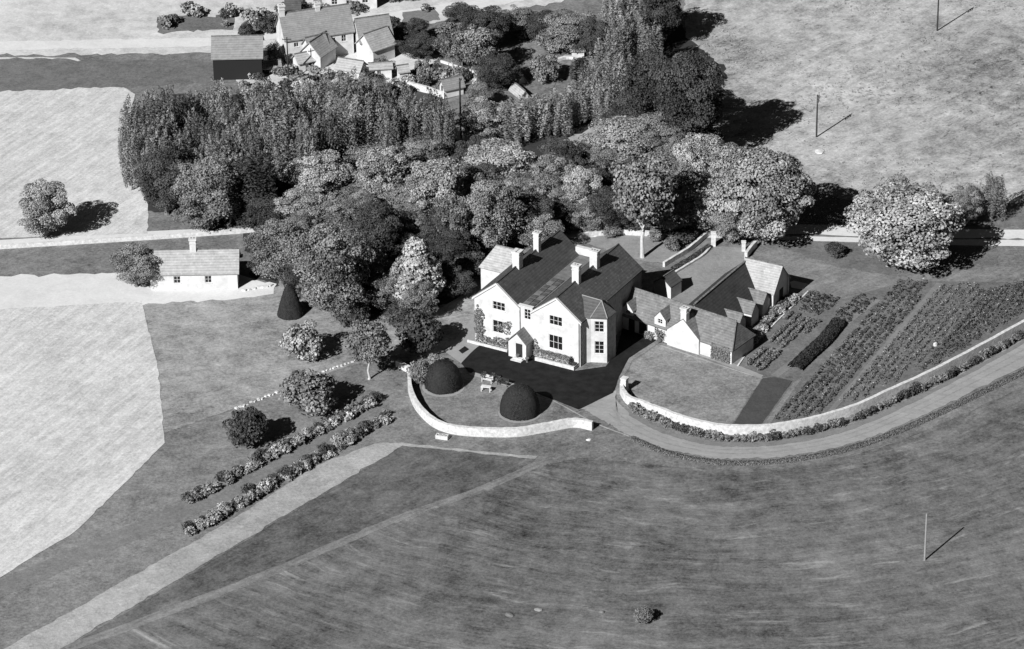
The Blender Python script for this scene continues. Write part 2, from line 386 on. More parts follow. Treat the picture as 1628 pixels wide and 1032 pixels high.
KIND = {}
def defkind(k, crown, trunk, a, c, hc, lm, bm): KIND[k] = (crown, trunk, a, c, hc, lm, bm)
for i in range(3):
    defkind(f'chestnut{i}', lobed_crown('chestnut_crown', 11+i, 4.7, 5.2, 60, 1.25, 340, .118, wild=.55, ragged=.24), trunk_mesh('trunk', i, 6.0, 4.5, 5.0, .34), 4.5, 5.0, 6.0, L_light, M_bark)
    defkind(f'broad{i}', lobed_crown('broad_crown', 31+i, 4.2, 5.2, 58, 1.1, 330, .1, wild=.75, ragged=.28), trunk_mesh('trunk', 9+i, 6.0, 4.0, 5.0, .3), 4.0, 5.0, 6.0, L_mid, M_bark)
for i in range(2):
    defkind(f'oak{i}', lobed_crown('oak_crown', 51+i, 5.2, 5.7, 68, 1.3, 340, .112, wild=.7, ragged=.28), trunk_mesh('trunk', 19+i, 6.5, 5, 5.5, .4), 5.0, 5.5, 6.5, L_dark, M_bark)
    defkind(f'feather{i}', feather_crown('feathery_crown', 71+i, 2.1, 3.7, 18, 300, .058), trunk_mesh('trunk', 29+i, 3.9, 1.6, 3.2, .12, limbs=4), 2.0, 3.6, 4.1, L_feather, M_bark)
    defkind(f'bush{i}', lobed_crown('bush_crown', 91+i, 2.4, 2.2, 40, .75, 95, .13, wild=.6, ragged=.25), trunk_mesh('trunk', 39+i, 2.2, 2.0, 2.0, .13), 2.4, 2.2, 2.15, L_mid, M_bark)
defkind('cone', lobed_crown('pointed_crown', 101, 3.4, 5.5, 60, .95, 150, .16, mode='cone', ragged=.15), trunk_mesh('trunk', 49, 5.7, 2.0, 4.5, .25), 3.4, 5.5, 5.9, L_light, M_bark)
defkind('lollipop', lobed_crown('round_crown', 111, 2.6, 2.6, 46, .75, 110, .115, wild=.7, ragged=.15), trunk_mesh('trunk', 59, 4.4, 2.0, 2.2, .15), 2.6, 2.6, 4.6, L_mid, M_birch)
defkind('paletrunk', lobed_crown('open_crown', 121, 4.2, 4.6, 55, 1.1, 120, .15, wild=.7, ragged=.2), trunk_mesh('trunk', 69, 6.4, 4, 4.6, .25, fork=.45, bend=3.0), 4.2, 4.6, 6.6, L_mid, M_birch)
defkind('fir', feather_crown('fir_crown', 131, 1.5, 2.4, 12, 160, .09), trunk_mesh('trunk', 79, 2.6, 1, 2, .12), 1.5, 2.4, 2.6, L_dark, M_bark)
LEAFY = {'light': L_light, 'mid': L_mid, 'dark': L_dark}
TREE_COL = {}
rt = random.Random(3)
def tree(kind, cx, cy, rx, ry, label, name='tree', cat='tree', group=None, leaf=None, lift=0.0):
    """tree whose crown is centred at photograph position cx,cy with half-width rx and half-height ry"""
    cr, tr, a0, c0, hc0, lm, bm = KIND[kind]
    s = PPM(cx, cy); a = rx/s; cc = (ry/s)**2-(a*.469)**2; c = math.sqrt(max(cc, (a*.55)**2))/.883
    sx, sz = a/a0, c/c0; hc = hc0*sz+lift
    p = P(cx, cy, hc)
    e = empty(name, (p.x, p.y, 0), rt.uniform(0, 6.28))
    lm = leaf or lm
    me = cr
    if lm is not cr_mat(cr, lm):                     # same shape with another leaf tone
        key = (cr.name, lm.name)
        if key not in TREE_COL:
            me2 = cr.copy(); me2.materials.clear(); me2.materials.append(lm); TREE_COL[key] = me2
        me = TREE_COL[key]
    o = link('crown', me, e); o.location.z = hc; o.scale = (sx, sx, sz)
    o = link('trunk', tr, e, bm); o.scale = (sx, sx, hc/hc0)
    return tag(e, label, cat, group)
def cr_mat(me, lm):
    if not me.materials: me.materials.append(lm)
    return me.materials[0]

# ------------------------------------------------------------------ the ground
g = MB(); g.poly([(-3000, -3000, 0), (3000, -3000, 0), (3000, 5000, 0), (-3000, 5000, 0)]); tag(g.build('ground', M_base), kind='structure')
Z = .012
sheet('pasture', [(1085, -60), (1090, 60), (1150, 110), (1150, 185), (1100, 230), (1230, 300), (1290, 300), (1345, 318), (1420, 330), (1700, 320), (1760, 300), (1760, -60)], Z, M_upper)
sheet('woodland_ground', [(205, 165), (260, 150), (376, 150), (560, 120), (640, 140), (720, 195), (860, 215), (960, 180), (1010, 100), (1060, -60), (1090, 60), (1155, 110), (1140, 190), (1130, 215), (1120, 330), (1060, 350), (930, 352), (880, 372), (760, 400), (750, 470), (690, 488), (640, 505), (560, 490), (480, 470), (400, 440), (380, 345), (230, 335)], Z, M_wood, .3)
sheet('glade', [(860, 235), (950, 200), (1010, 190), (1000, 225), (900, 270), (870, 262)], 2*Z, M_pale, .3)
sheet('added_stubble_field', [(-200, 90), (120, 92), (215, 150), (205, 200), (235, 330), (235, 372), (-200, 385)], 3*Z, M_added_stubble, .1)  # both stubble fields are invented, added as bright ground
sheet('added_stubble_field', [(-200, 502), (225, 480), (252, 590), (262, 705), (120, 845), (-200, 1040)], 5*Z, M_added_stubble, .07)
sheet('west_lawn', [(-60, 472), (376, 475), (460, 450), (560, 492), (640, 508), (700, 490), (757, 455), (758, 520), (700, 560), (650, 575), (560, 580), (370, 650), (-60, 800)], 2*Z, M_westlawn, .1)
sheet('orchard_lawn', [(-60, 802), (370, 652), (560, 582), (630, 585), (650, 610), (660, 660), (700, 695), (640, 707), (376, 860), (-60, 1080)], Z, M_lawn, .1)
sheet('border_path', [(376-430, 790+185), (376, 790), (610, 648), (622, 640), (600, 640), (376, 762), (-54, 945)], 3*Z, M_strip, .06)
sheet('dry_strip', [(-60, 1070), (376, 822), (500, 742), (595, 706), (640, 704), (700, 712), (855, 726), (850, 730), (640, 709), (376, 866), (-60, 1125)], 4*Z, M_pale, .1)
sheet('front_field', [(860, 740), (920, 729), (1000, 735), (1100, 745), (1180, 749), (1300, 738), (1400, 712), (1500, 672), (1587, 634), (1760, 545), (1760, 1160), (-80, 1160), (-60, 1096), (376, 940), (620, 836), (760, 786)], 2*Z, M_front, .1)
sheet('corner_field', [(-60, 1130), (376, 868), (640, 709), (852, 730), (838, 742), (750, 778), (620, 826), (376, 930), (-60, 1090)], 2*Z, M_front2, .1)
ribbon('grass_track', [(-60, 1086), (376, 925), (620, 824), (760, 775), (840, 739), (862, 729)], [(-60, 1100), (376, 938), (620, 835), (760, 785), (855, 744), (880, 736)], 3*Z, M_trackgrass, 90, .08)
ribbon('lane', [(1760, 362), (1585, 365), (1290, 357), (1130, 362), (950, 361), (800, 372), (640, 370), (376, 362), (-60, 385)], [(1760, 389), (1585, 391), (1290, 383), (1130, 378), (950, 377), (800, 386), (640, 378), (376, 370), (-60, 393)], 2*Z, M_road, 60)
ribbon('lane_verge', [(1760, 376), (1585, 379), (1290, 373), (1240, 372)], [(1760, 379), (1585, 381), (1290, 376), (1240, 374)], 3*Z, M_strip, 40, .15)
sheet('ditch', [(1215, 390), (1300, 385), (1586, 393), (1586, 418), (1500, 425), (1420, 436), (1330, 425), (1260, 400)], Z*2, M_soil, .3)
sheet('ditch_bank', [(1290, 345), (1345, 332), (1586, 340), (1700, 340), (1700, 362), (1290, 355)], Z*2, M_soil, .3)
sheet('back_lawn', [(925, 385), (960, 372), (1110, 372), (1060, 420), (1010, 412), (960, 395)], 2*Z, M_court, .1)
sheet('court_lawn', [(1040, 455), (1056, 440), (1137, 392), (1182, 394), (1200, 412), (1110, 492), (1000, 470)], 2*Z, M_court, .03)
sheet('court_flower_bed', [(1060, 436), (1068, 428), (1132, 388), (1134, 396), (1074, 436)], 4*Z, M_soil, .05)
sheet('east_grass', [(1195, 400), (1330, 425), (1430, 440), (1586, 425), (1700, 420), (1700, 455), (1440, 450), (1340, 478), (1290, 463), (1240, 440)], 2*Z, M_trackgrass, .1)
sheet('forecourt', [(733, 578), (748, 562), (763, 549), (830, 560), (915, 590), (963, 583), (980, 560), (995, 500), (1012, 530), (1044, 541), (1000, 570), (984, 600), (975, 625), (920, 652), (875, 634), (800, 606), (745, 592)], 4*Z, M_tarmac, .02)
sheet('drive_lawn_kerb_strip', [(984, 600), (1000, 570), (1044, 541), (1050, 544), (1005, 574), (992, 600), (992, 640), (1010, 658), (990, 652), (975, 632)], 3*Z, M_lawn, .04)
ribbon('drive', [(905, 660), (940, 640), (978, 622), (980, 636), (1010, 662), (1070, 689), (1150, 705), (1250, 700), (1350, 679), (1450, 635), (1587, 562), (1750, 470)], [(925, 650), (935, 655), (965, 672), (1000, 692), (1055, 713), (1100, 722), (1150, 729), (1250, 725), (1350, 706), (1450, 668), (1587, 602), (1750, 520)], 3*Z, M_gravel, 160, .14)
_A = spline([(978, 622), (980, 636), (1010, 662), (1070, 689), (1150, 705), (1250, 700), (1350, 679), (1450, 635), (1587, 562), (1750, 470)], 60)
_B = spline([(930, 655), (965, 672), (1000, 692), (1055, 713), (1150, 729), (1250, 725), (1350, 706), (1450, 668), (1587, 602), (1750, 520)], 60)
for f0, f1 in ((.36, .42), (.62, .68)):
    ribbon('wheel_track', [tuple(a+(b-a)*f0) for a, b in zip(_A[6:], _B[6:])], [tuple(a+(b-a)*f1) for a, b in zip(_A[6:], _B[6:])], 3*Z+.006, M_rut, 110, .05)
ribbon('drive_verge', [(1000, 653), (1040, 676), (1090, 693), (1150, 703), (1250, 698), (1350, 677), (1450, 634), (1587, 563), (1750, 470)], [(1000, 660), (1040, 683), (1090, 700), (1150, 710), (1250, 706), (1350, 684), (1450, 641), (1587, 569), (1750, 476)], 4*Z, M_path, 100, .08)
sheet('paved_terrace', [(733, 578), (708, 560), (755, 500), (760, 535), (764, 548)], 3*Z, M_pave, .02)
sheet('coal_hatch', [(729, 558), (739, 551), (746, 556), (735, 563)], 5*Z, M_tarmac, 0)
sheet('garden_lawn', [(655, 600), (680, 580), (730, 590), (745, 594), (800, 608), (875, 636), (940, 668), (940, 676), (895, 668), (850, 682), (740, 684), (690, 665), (660, 630)], 2*Z, M_lawn, .03)
sheet('terrace_step_path', [(746, 596), (752, 592), (822, 612), (816, 618)], 5*Z, M_pave, .0)
sheet('rough_lawn', [(992, 610), (1005, 578), (1045, 548), (1100, 565), (1212, 600), (1162, 678), (1137, 684), (1060, 658), (1000, 635)], 2*Z, M_roughlawn, .04)
sheet('kitchen_garden_soil', [(1173, 580), (1200, 547), (1285, 462), (1340, 476), (1440, 447), (1760, 450), (1760, 440), (1700, 500), (1586, 548), (1480, 600), (1380, 640), (1280, 672), (1215, 680), (1205, 675), (1262, 606), (1215, 600)], 2*Z, M_soil, .03)
sheet('dark_turf_strip', [(1212, 602), (1232, 600), (1260, 606), (1210, 676), (1165, 676)], 3*Z, M_dark, .02)
sheet('garden_path', [(1262, 608), (1276, 600), (1225, 674), (1212, 678)], 3*Z, M_trackgrass, .03)
sheet('garden_path', [(1311, 660), (1326, 654), (1502, 451), (1489, 450)], 4*Z, M_path, .03)
sheet('garden_path', [(1225, 597), (1238, 600), (1400, 478), (1389, 475)], 3*Z, M_path, .03)
sheet('yard_path', [(1163, 582), (1175, 580), (1270, 462), (1257, 460), (1200, 530)], 3*Z, M_path, .02)
sheet('white_yard_patch', [(1256, 449), (1262, 447), (1285, 452), (1276, 461), (1258, 458)], 5*Z, M_road, .02)
sheet('outbuilding_path', [(1044, 541), (1050, 537), (1165, 578), (1214, 598), (1210, 601), (1163, 585)], 5*Z, M_pave, .02)
# village grounds
sheet('village_green', [(-200, 90), (376, 84), (450, 70), (760, 26), (1000, -16), (1000, -60), (-200, -60)], 2*Z, M_yard, .3)
sheet('village_road', [(-200, 84), (376, 74), (450, 60), (700, 24), (900, -10), (900, -26), (700, 8), (450, 46), (376, 60), (-200, 70)], 4*Z, M_road, .15)
for _px in ([(250, 52), (370, 48), (372, 24), (250, 28)], [(384, 56), (440, 50), (452, 30), (390, 34)], [(500, 24), (600, 10), (600, -20), (500, -12)], [(640, 40), (700, 32), (690, 14), (640, 20)]):
    sheet('roadside_plot', _px, 5*Z, M_soil if _px[0][0] < 300 else M_strip, .3)
sheet('village_yard', [(376, 130), (376, 98), (440, 90), (560, 60), (640, 70), (700, 90), (700, 110), (640, 140), (560, 128), (480, 150), (420, 150)], 3*Z, M_yard, .3)
sheet('village_garden', [(-90, 150), (376, 130), (376, 98), (-90, 92)], 3*Z, M_soil, .3)
sheet('cottage_plot', [(645, 120), (700, 100), (790, 115), (740, 150), (700, 160)], 4*Z, M_soil, .1)
sheet('dark_plot', [(632, 148), (645, 140), (705, 156), (690, 172), (650, 165)], 4*Z, M_dark, .1)
sheet('orchard_glade', [(820, 70), (850, 60), (900, 70), (925, 95), (900, 112), (850, 125), (820, 95)], 4*Z, M_lawn, .2)
sheet('orchard_glade', [(860, 130), (885, 120), (880, 140), (865, 145)], 4*Z, M_lawn, .2)
sheet('footpath', [(700, 200), (716, 196), (750, 206), (750, 225), (716, 222)], 4*Z, M_yard, .15)
sheet('cottage_yard', [(-60, 440), (376, 430), (405, 445), (440, 452), (435, 468), (376, 476), (-60, 500)], 4*Z, M_road, .25)

# ------------------------------------------------------------------ buildings
def window(parent, o, d, wd, ht, nx=2, ny=2, depth=.12, bar=.05, inw=None, solid_mid=False):
    """frame with bars and sill set into a wall opening; glass is a child of the frame. o = lower left corner on the wall face"""
    o = Vector(o); d = Vector(d); inw = Vector(inw) if inw else Vector((-d.y, d.x, 0)); rz = math.atan2(d.y, d.x)
    h = empty('window', o, rz, parent)
    sgn = 1 if Vector((-d.y, d.x, 0)).dot(inw) > 0 else -1
    dy0, dy1 = sgn*(depth-.07), sgn*(depth-.03); lo, hi = min(dy0, dy1), max(dy0, dy1)
    m = MB(); b = bar
    m.box((0, lo, 0), (b*1.3, hi, ht)); m.box((wd-b*1.3, lo, 0), (wd, hi, ht)); m.box((b*1.3, lo, 0), (wd-b*1.3, hi, b)); m.box((b*1.3, lo, ht-b), (wd-b*1.3, hi, ht))
    for i in range(1, nx): x = wd*i/nx; m.box((x-b*.5, lo+.003, b), (x+b*.5, hi-.003, ht-b))
    for j in range(1, ny): z = ht*j/ny; m.box((b*1.3, lo+.012, z-b*.4), (wd-b*1.3, hi-.012, z+b*.4))
    m.build('frame', M_trim, h)
    s = MB(); so0, so1 = sorted((-sgn*.06, sgn*.05)); s.box((-.06, so0, -.08), (wd+.06, so1, -.02)); s.build('sill', M_trim, h)
    gm = MB(); gl = sorted((sgn*(depth-.02), sgn*(depth+.01))); gm.box((0, gl[0], 0), (wd, gl[1], ht)); gm.build('pane', M_glass, h)
    return h
def chimney(parent, x, y, z0, z1, wx, wy, pots=2, cmat=None):
    m = MB(); m.box((x-wx/2, y-wy/2, z0), (x+wx/2, y+wy/2, z1)); m.box((x-wx/2-.1, y-wy/2-.1, z1+.002), (x+wx/2+.1, y+wy/2+.1, z1+.22))
    m.box((x-wx/2-.05, y-wy/2-.05, z1-.5), (x+wx/2+.05, y+wy/2+.05, z1-.38))
    c = m.build('chimney', cmat or M_white, parent)
    t = MB()
    for i in range(pots):
        px = x+(i-(pots-1)/2)*.36 if wx >= wy else x; py = y if wx >= wy else y+(i-(pots-1)/2)*.36
        t = MB(); t.tube([(px, py, z1+.2), (px, py, z1+.3)], [.1, .09], 8); t.build('chimney_pot', M_lead, c)
    return c
X, Y = Vector((1, 0, 0)), Vector((0, 1, 0))
def gable_house(name, label, px, py, ang, L, W, he, hr, roof=None, wallm=None, over=.25, wins=(), doors=(), chims=(), cat='house', hipR=0.0, hipL=0.0, z0=0.0):
    """px,py: photograph position of the front left foot; x runs along the ridge, y away; wins: (side, x, z, w, h, nx, ny)"""
    p = P(px, py, 0); e = empty(name, (p.x, p.y, 0), R(ang)); roof = roof or M_villroof; wallm = wallm or M_white
    m = MB(); hf = [(w_[1], w_[1]+w_[3], w_[2], w_[2]+w_[4]) for w_ in wins if w_[0] == 'f']+[(d_[1], d_[1]+d_[2], .05, d_[3]) for d_ in doors if d_[0] == 'f']
    hr_ = [(w_[1], w_[1]+w_[3], w_[2], w_[2]+w_[4]) for w_ in wins if w_[0] == 'r']+[(d_[1], d_[1]+d_[2], .05, d_[3]) for d_ in doors if d_[0] == 'r']
    hl = [(w_[1], w_[1]+w_[3], w_[2], w_[2]+w_[4]) for w_ in wins if w_[0] == 'l']+[(d_[1], d_[1]+d_[2], .05, d_[3]) for d_ in doors if d_[0] == 'l']
    m.wall((0, 0, 0), X, L, z0, he, hf); m.wall((L, 0, 0), Y, W, z0, he, hr_, inward=(-1, 0, 0)); m.wall((0, 0, 0), Y, W, z0, he, hl, inward=(1, 0, 0)); m.wall((0, W, 0), X, L, z0, he, inward=(0, -1, 0))
    if not hipR: m.poly([(L, 0, he), (L, W, he), (L, W/2, hr-.1)])
    if not hipL: m.poly([(0, 0, he), (0, W, he), (0, W/2, hr-.1)])
    m.build('wall', wallm, e)
    r = MB(); o = over; sl = (hr-he)/(W/2); ze = he-sl*o; xl, xr = (-o if not hipL else -o), (L+o)
    rl = xl if not hipL else hipL; rr = xr if not hipR else L-hipR
    r.slab([(xl, -o, ze), (xr, -o, ze), (rr, W/2, hr), (rl, W/2, hr)], .14); r.slab([(xr, W+o, ze), (xl, W+o, ze), (rl, W/2, hr+.001), (rr, W/2, hr+.001)], .14)
    if hipR: r.slab([(xr, -o, ze), (xr, W+o, ze), (rr, W/2, hr)], .14)
    if hipL: r.slab([(xl, W+o, ze), (xl, -o, ze), (rl, W/2, hr)], .14)
    rf = r.build('roof', roof, e)
    rg = MB(); rg.box((rl, W/2-.1, hr-.04), (rr, W/2+.1, hr+.07)); rg.build('ridge', M_ridge, rf)
    for side, a, z, w_, h_, nx, ny in wins:
        if side == 'f': window(e, (a, 0, z), X, w_, h_, nx, ny)
        elif side == 'r': window(e, (L, a, z), Y, w_, h_, nx, ny, inw=(-1, 0, 0))
        else: window(e, (0, a, z), Y, w_, h_, nx, ny, inw=(1, 0, 0))
    for side, a, w_, h_ in doors:
        d = MB()
        if side == 'f': d.box((a, .08, .05), (a+w_, .14, h_))
        elif side == 'r': d.box((L-.14, a, .05), (L-.08, a+w_, h_))
        else: d.box((.08, a, .05), (.14, a+w_, h_))
        d.build('door', M_door, e)
    for cx_, cy_, cz0, cz1, wx, wy in chims: chimney(e, cx_, cy_, cz0, cz1, wx, wy)
    return tag(e, label, cat)

# ---- the manor: x along the front, y away from the front
HZ, RZ = 6.35, 8.95
o0 = P(755.5, 541, 0); MA = R(-27.8)
man = empty('manor_house', (o0.x, o0.y, 0), MA); tag(man, 'large white manor house with two gables, dark slate roofs and four white chimneys', 'house')
MI = (Matrix.Translation((o0.x, o0.y, 0)) @ Matrix.Rotation(MA, 4, 'Z')).inverted()
def ML(px, py, z): return MI @ P(px, py, z)
def fuz(px, py):     # point on the front wall plane (local y = 0) seen at px,py -> x, z
    lo, hi = -3.0, 12.0
    for _ in range(40):
        mid = (lo+hi)/2
        if ML(px, py, mid).y > 0: lo = mid
        else: hi = mid
    q = ML(px, py, (lo+hi)/2); return q.x, q.z
W1, W2, TL, DEP = 6.4, 8.35, 15.05, 16.4
wpx = [(793, 482, 1.8, 1.15, 3, 2), (791.5, 519.5, 1.5, 1.75, 2, 2), (838.5, 495.5, .95, 1.45, 2, 3), (883.5, 507, 1.85, 1.3, 3, 2), (883.5, 544.5, 1.95, 1.95, 3, 2)]
holes = []; wl = []
for px, py, ww, hh, nx, ny in wpx:
    u, z = fuz(px, py); z = min(z, HZ-.06-hh/2); holes.append((u-ww/2, u+ww/2, z-hh/2, z+hh/2)); wl.append((u-ww/2, z-hh/2, ww, hh, nx, ny))
fk = MB(); fk.wall((TL, 0, 0), Y, DEP, 0, HZ, inward=(-1, 0, 0)); fk.wall((0, 0, 0), Y, DEP, 0, HZ, inward=(1, 0, 0)); fk.build('flank_wall', mat('limewash_shade_tone', .3, .3, 2.0, bump=.4), man)  # flanks greyed below the front's white: their shade is put into the colour
m = MB(); m.wall((0, 0, 0), X, TL, 0, HZ, holes); fk = MB(); fk.wall((0, DEP, 0), X, TL, 0, HZ, inward=(0, -1, 0))
for y, m_ in ((0, m), (DEP, fk)):
    m_.poly([(0, y, HZ), (W1, y, HZ), (W1/2, y, RZ-.12)]); m_.poly([(W2, y, HZ), (TL, y, HZ), ((W2+TL)/2, y, RZ-.12)])
    m_.poly([(W1, y, HZ), (W2, y, HZ), (W2, y, HZ+.25), (W1, y, HZ+.25)])
m.build('wall', M_white, man); fk.build('rear_wall', M_white, man)
for u, z, ww, hh, nx, ny in wl: window(man, (u, 0, z), X, ww, hh, nx, ny, bar=.06)
def wing_roof(x0, x1, y0, y1, name_mat):
    xm = (x0+x1)/2; sl = (RZ-HZ)/((x1-x0)/2); ov = .3; r = MB()
    r.slab([(x0-ov, y0-.12, HZ-sl*ov), (xm, y0-.12, RZ), (xm, y1+.2, RZ), (x0-ov, y1+.2, HZ-sl*ov)][::-1], .16)
    r.slab([(xm, y0-.12, RZ+.001), (x1+ov*.6, y0-.12, HZ-sl*ov*.6), (x1+ov*.6, y1+.2, HZ-sl*ov*.6), (xm, y1+.2, RZ+.001)][::-1], .16)
    rf = r.build('roof', name_mat, man)
    g_ = MB(); g_.box((xm-.09, y0-.1, RZ-.05), (xm+.09, y1+.18, RZ+.06)); g_.build('ridge', M_slate, rf)
    b_ = MB()                                  # white barge boards on the front gable
    for s0, s1 in (((x0-ov, HZ-sl*ov), (xm, RZ)), ((xm, RZ), (x1+ov*.6, HZ-sl*ov*.6))):
        b_.poly([(s0[0], y0-.15, s0[1]-.02), (s1[0], y0-.15, s1[1]-.02), (s1[0], y0-.15, s1[1]-.3), (s0[0], y0-.15, s0[1]-.3)])
        b_.poly([(s0[0], y0-.15, s0[1]+.03), (s1[0], y0-.15, s1[1]+.03), (s1[0], y0+.1, s1[1]+.03), (s0[0], y0+.1, s0[1]+.03)])
    b_.build('barge_board', M_trim, rf)
wing_roof(0, W1, 0, DEP, M_slate); wing_roof(W2, TL, 0, DEP, M_slate2)
v = MB(); v.slab([(W1, .15, HZ+.06), (W2, .15, HZ+.06), (W2, DEP-.1, HZ+.06), (W1, DEP-.1, HZ+.06)], .1); vr = v.build('valley_roof', M_lead, man)
for i in range(8):
    for k in range(2):
        s = MB(); x = W1+.17+k*.82; y = .6+i*1.02; s.box((x, y, HZ+.065), (x+.74, y+.88, HZ+.16)); s.build('roof_light', M_bayslate if (i+k) % 3 else M_lead, vr)
bk = MB(); bk.box((W1-.6, DEP-.5, HZ+.1), (W2+.7, DEP+.1, HZ+1.1)); bk.build('parapet', M_white, man)
cp = MB(); cp.slab([(W1-.05, -.22, HZ+.36), (W2+.05, -.22, HZ+.36), (W2+.05, .35, HZ+.36), (W1-.05, .35, HZ+.36)], .11); cp.build('coping', M_trim, man)
def ridge_y(px, py, x):       # where along the ridge a thing seen at px,py stands
    lo, hi = -2, 22
    for _ in range(40):
        mid = (lo+hi)/2; q = man.matrix_basis @ Vector((x, mid, RZ)); qq = np.array(q)-CAM
        if CX+F_PX*qq[0]/(qq@FW) < px: lo = mid
        else: hi = mid
    return (lo+hi)/2
XL, XR = W1/2, (W2+TL)/2
for px, xx, top, wx, wy, n in ((823, XL, 10.75, .95, 1.0, 3), (854, XL, 11.1, .75, .65, 2), (916.5, XR, 10.9, .95, .65, 2), (945.5, XR, 10.75, 1.05, .8, 3)):
    chimney(man, xx, ridge_y(px, 0, xx), HZ+.6, top, wx, wy, n)
# bay at the right front corner
bz = 6.3; fp = [ML(924.5, 505, bz), ML(939.5, 504.8, bz), ML(965, 506, bz), ML(979, 495.5, bz)]
fp = [Vector((TL-.02, fp[0].y, 0))]+[Vector((q.x, q.y, 0)) for q in fp[1:]]+[Vector((TL-.02, fp[3].y+2.2, 0))]
bay = empty('bay', (0, 0, 0), 0, man); m = MB(); fk2 = MB(); wb = []
for i in range(len(fp)-1):
    a, b = fp[i], fp[i+1]; d = (b-a); L = d.length; d.normalize(); inw = Vector((-d.y, d.x, 0)); hs = []
    if i == 1:
        hs = [(L*.22, L*.22+1.2, 1.25, 3.0), (L*.22, L*.22+1.2, 4.3, 5.8)]
        wb = [(a+d*h[0]+Vector((0, 0, h[2])), d, h[1]-h[0], h[3]-h[2]) for h in hs]
    (fk2 if i >= 2 else m).wall(a, d, L, 0, bz, hs, inward=inw)
m.build('wall', M_white, bay); fk2.build('side_wall', MATS['limewash_shade_tone'], bay)  # side faces of the bay carry the same painted shade
for k, (o_, d_, w_, h_) in enumerate(wb):
    wdw = window(bay, o_, d_, w_, h_, 2, 3, bar=.055); wdw.name = 'window'
pk = ML(954, 477.5, 7.7); ctr = sum(fp, Vector())/len(fp)
ev = [Vector((q.x+(q.x-ctr.x)*.07, q.y+(q.y-ctr.y)*.07, bz-.03)) for q in fp]; ev[0].x = TL-.3; ev[-1].x = TL-.3
rj = Vector((TL-1.9, pk.y+.1, 7.75)); pk = Vector((max(pk.x, TL+.9), pk.y, 7.7))
r = MB(); r.slab([ev[0], ev[1], pk, rj], .1); r.slab([ev[1], ev[2], pk], .1); r.slab([ev[2], ev[3], pk], .1); r.slab([ev[3], ev[4], rj, pk], .1)
br = r.build('roof', M_bayslate, bay)
hp = MB()
for a_, b_ in ((rj, pk), (pk, ev[1]), (pk, ev[2]), (ev[0], rj)): hp.tube([a_+Vector((0, 0, .03)), b_+Vector((0, 0, .03))], [.07, .07], 5)
hp.build('hip_tiles', M_palepole, br)
dp = MB(); dp.tube([(TL-.15, -.08, .1), (TL-.15, -.08, HZ-.2)], [.06, .06], 6); dp.build('downpipe', M_lead, man); dp = MB(); dp.tube([(W1+.15, -.08, .1), (W1+.15, -.08, HZ)], [.05, .05], 6); dp.build('downpipe', M_lead, man)
# porch
pu0, _ = fuz(819, 545); pw, pd, ph, pr = 2.5, 1.7, 2.4, 3.7
porch = empty('porch', (pu0, 0, 0), 0, man); m = MB()
m.wall((0, -pd, 0), X, pw, 0, ph, [(pw*.42, pw*.42+.95, .1, 2.15)]); m.wall((pw, -pd, 0), Y, pd, 0, ph, inward=(-1, 0, 0)); m.wall((0, -pd, 0), Y, pd, 0, ph, inward=(1, 0, 0))
m.poly([(0, -pd, ph), (pw, -pd, ph), (pw/2, -pd, pr-.08)]); m.build('wall', M_white, porch)
r = MB(); sl = (pr-ph)/(pw/2)
r.slab([(-.2, -pd-.2, ph-sl*.2), (-.2, 0, ph-sl*.2), (pw/2, 0, pr), (pw/2, -pd-.2, pr)][::-1], .1); r.slab([(pw/2, -pd-.2, pr+.001), (pw/2, 0, pr+.001), (pw+.2, 0, ph-sl*.2), (pw+.2, -pd-.2, ph-sl*.2)][::-1], .1)
r.build('roof', M_stone, porch)
d_ = MB(); d_.box((pw*.42, -pd+.1, .1), (pw*.42+.95, -pd+.16, 2.15)); d_.build('door', M_door, porch)
s_ = MB(); s_.box((pw*.3, -pd-.9, 0), (pw*.3+1.5, -pd-.003, .15)); s_.box((pw*.34, -pd-.5, .151), (pw*.34+1.3, -pd-.003, .28)); s_.build('doorstep', M_white, porch)
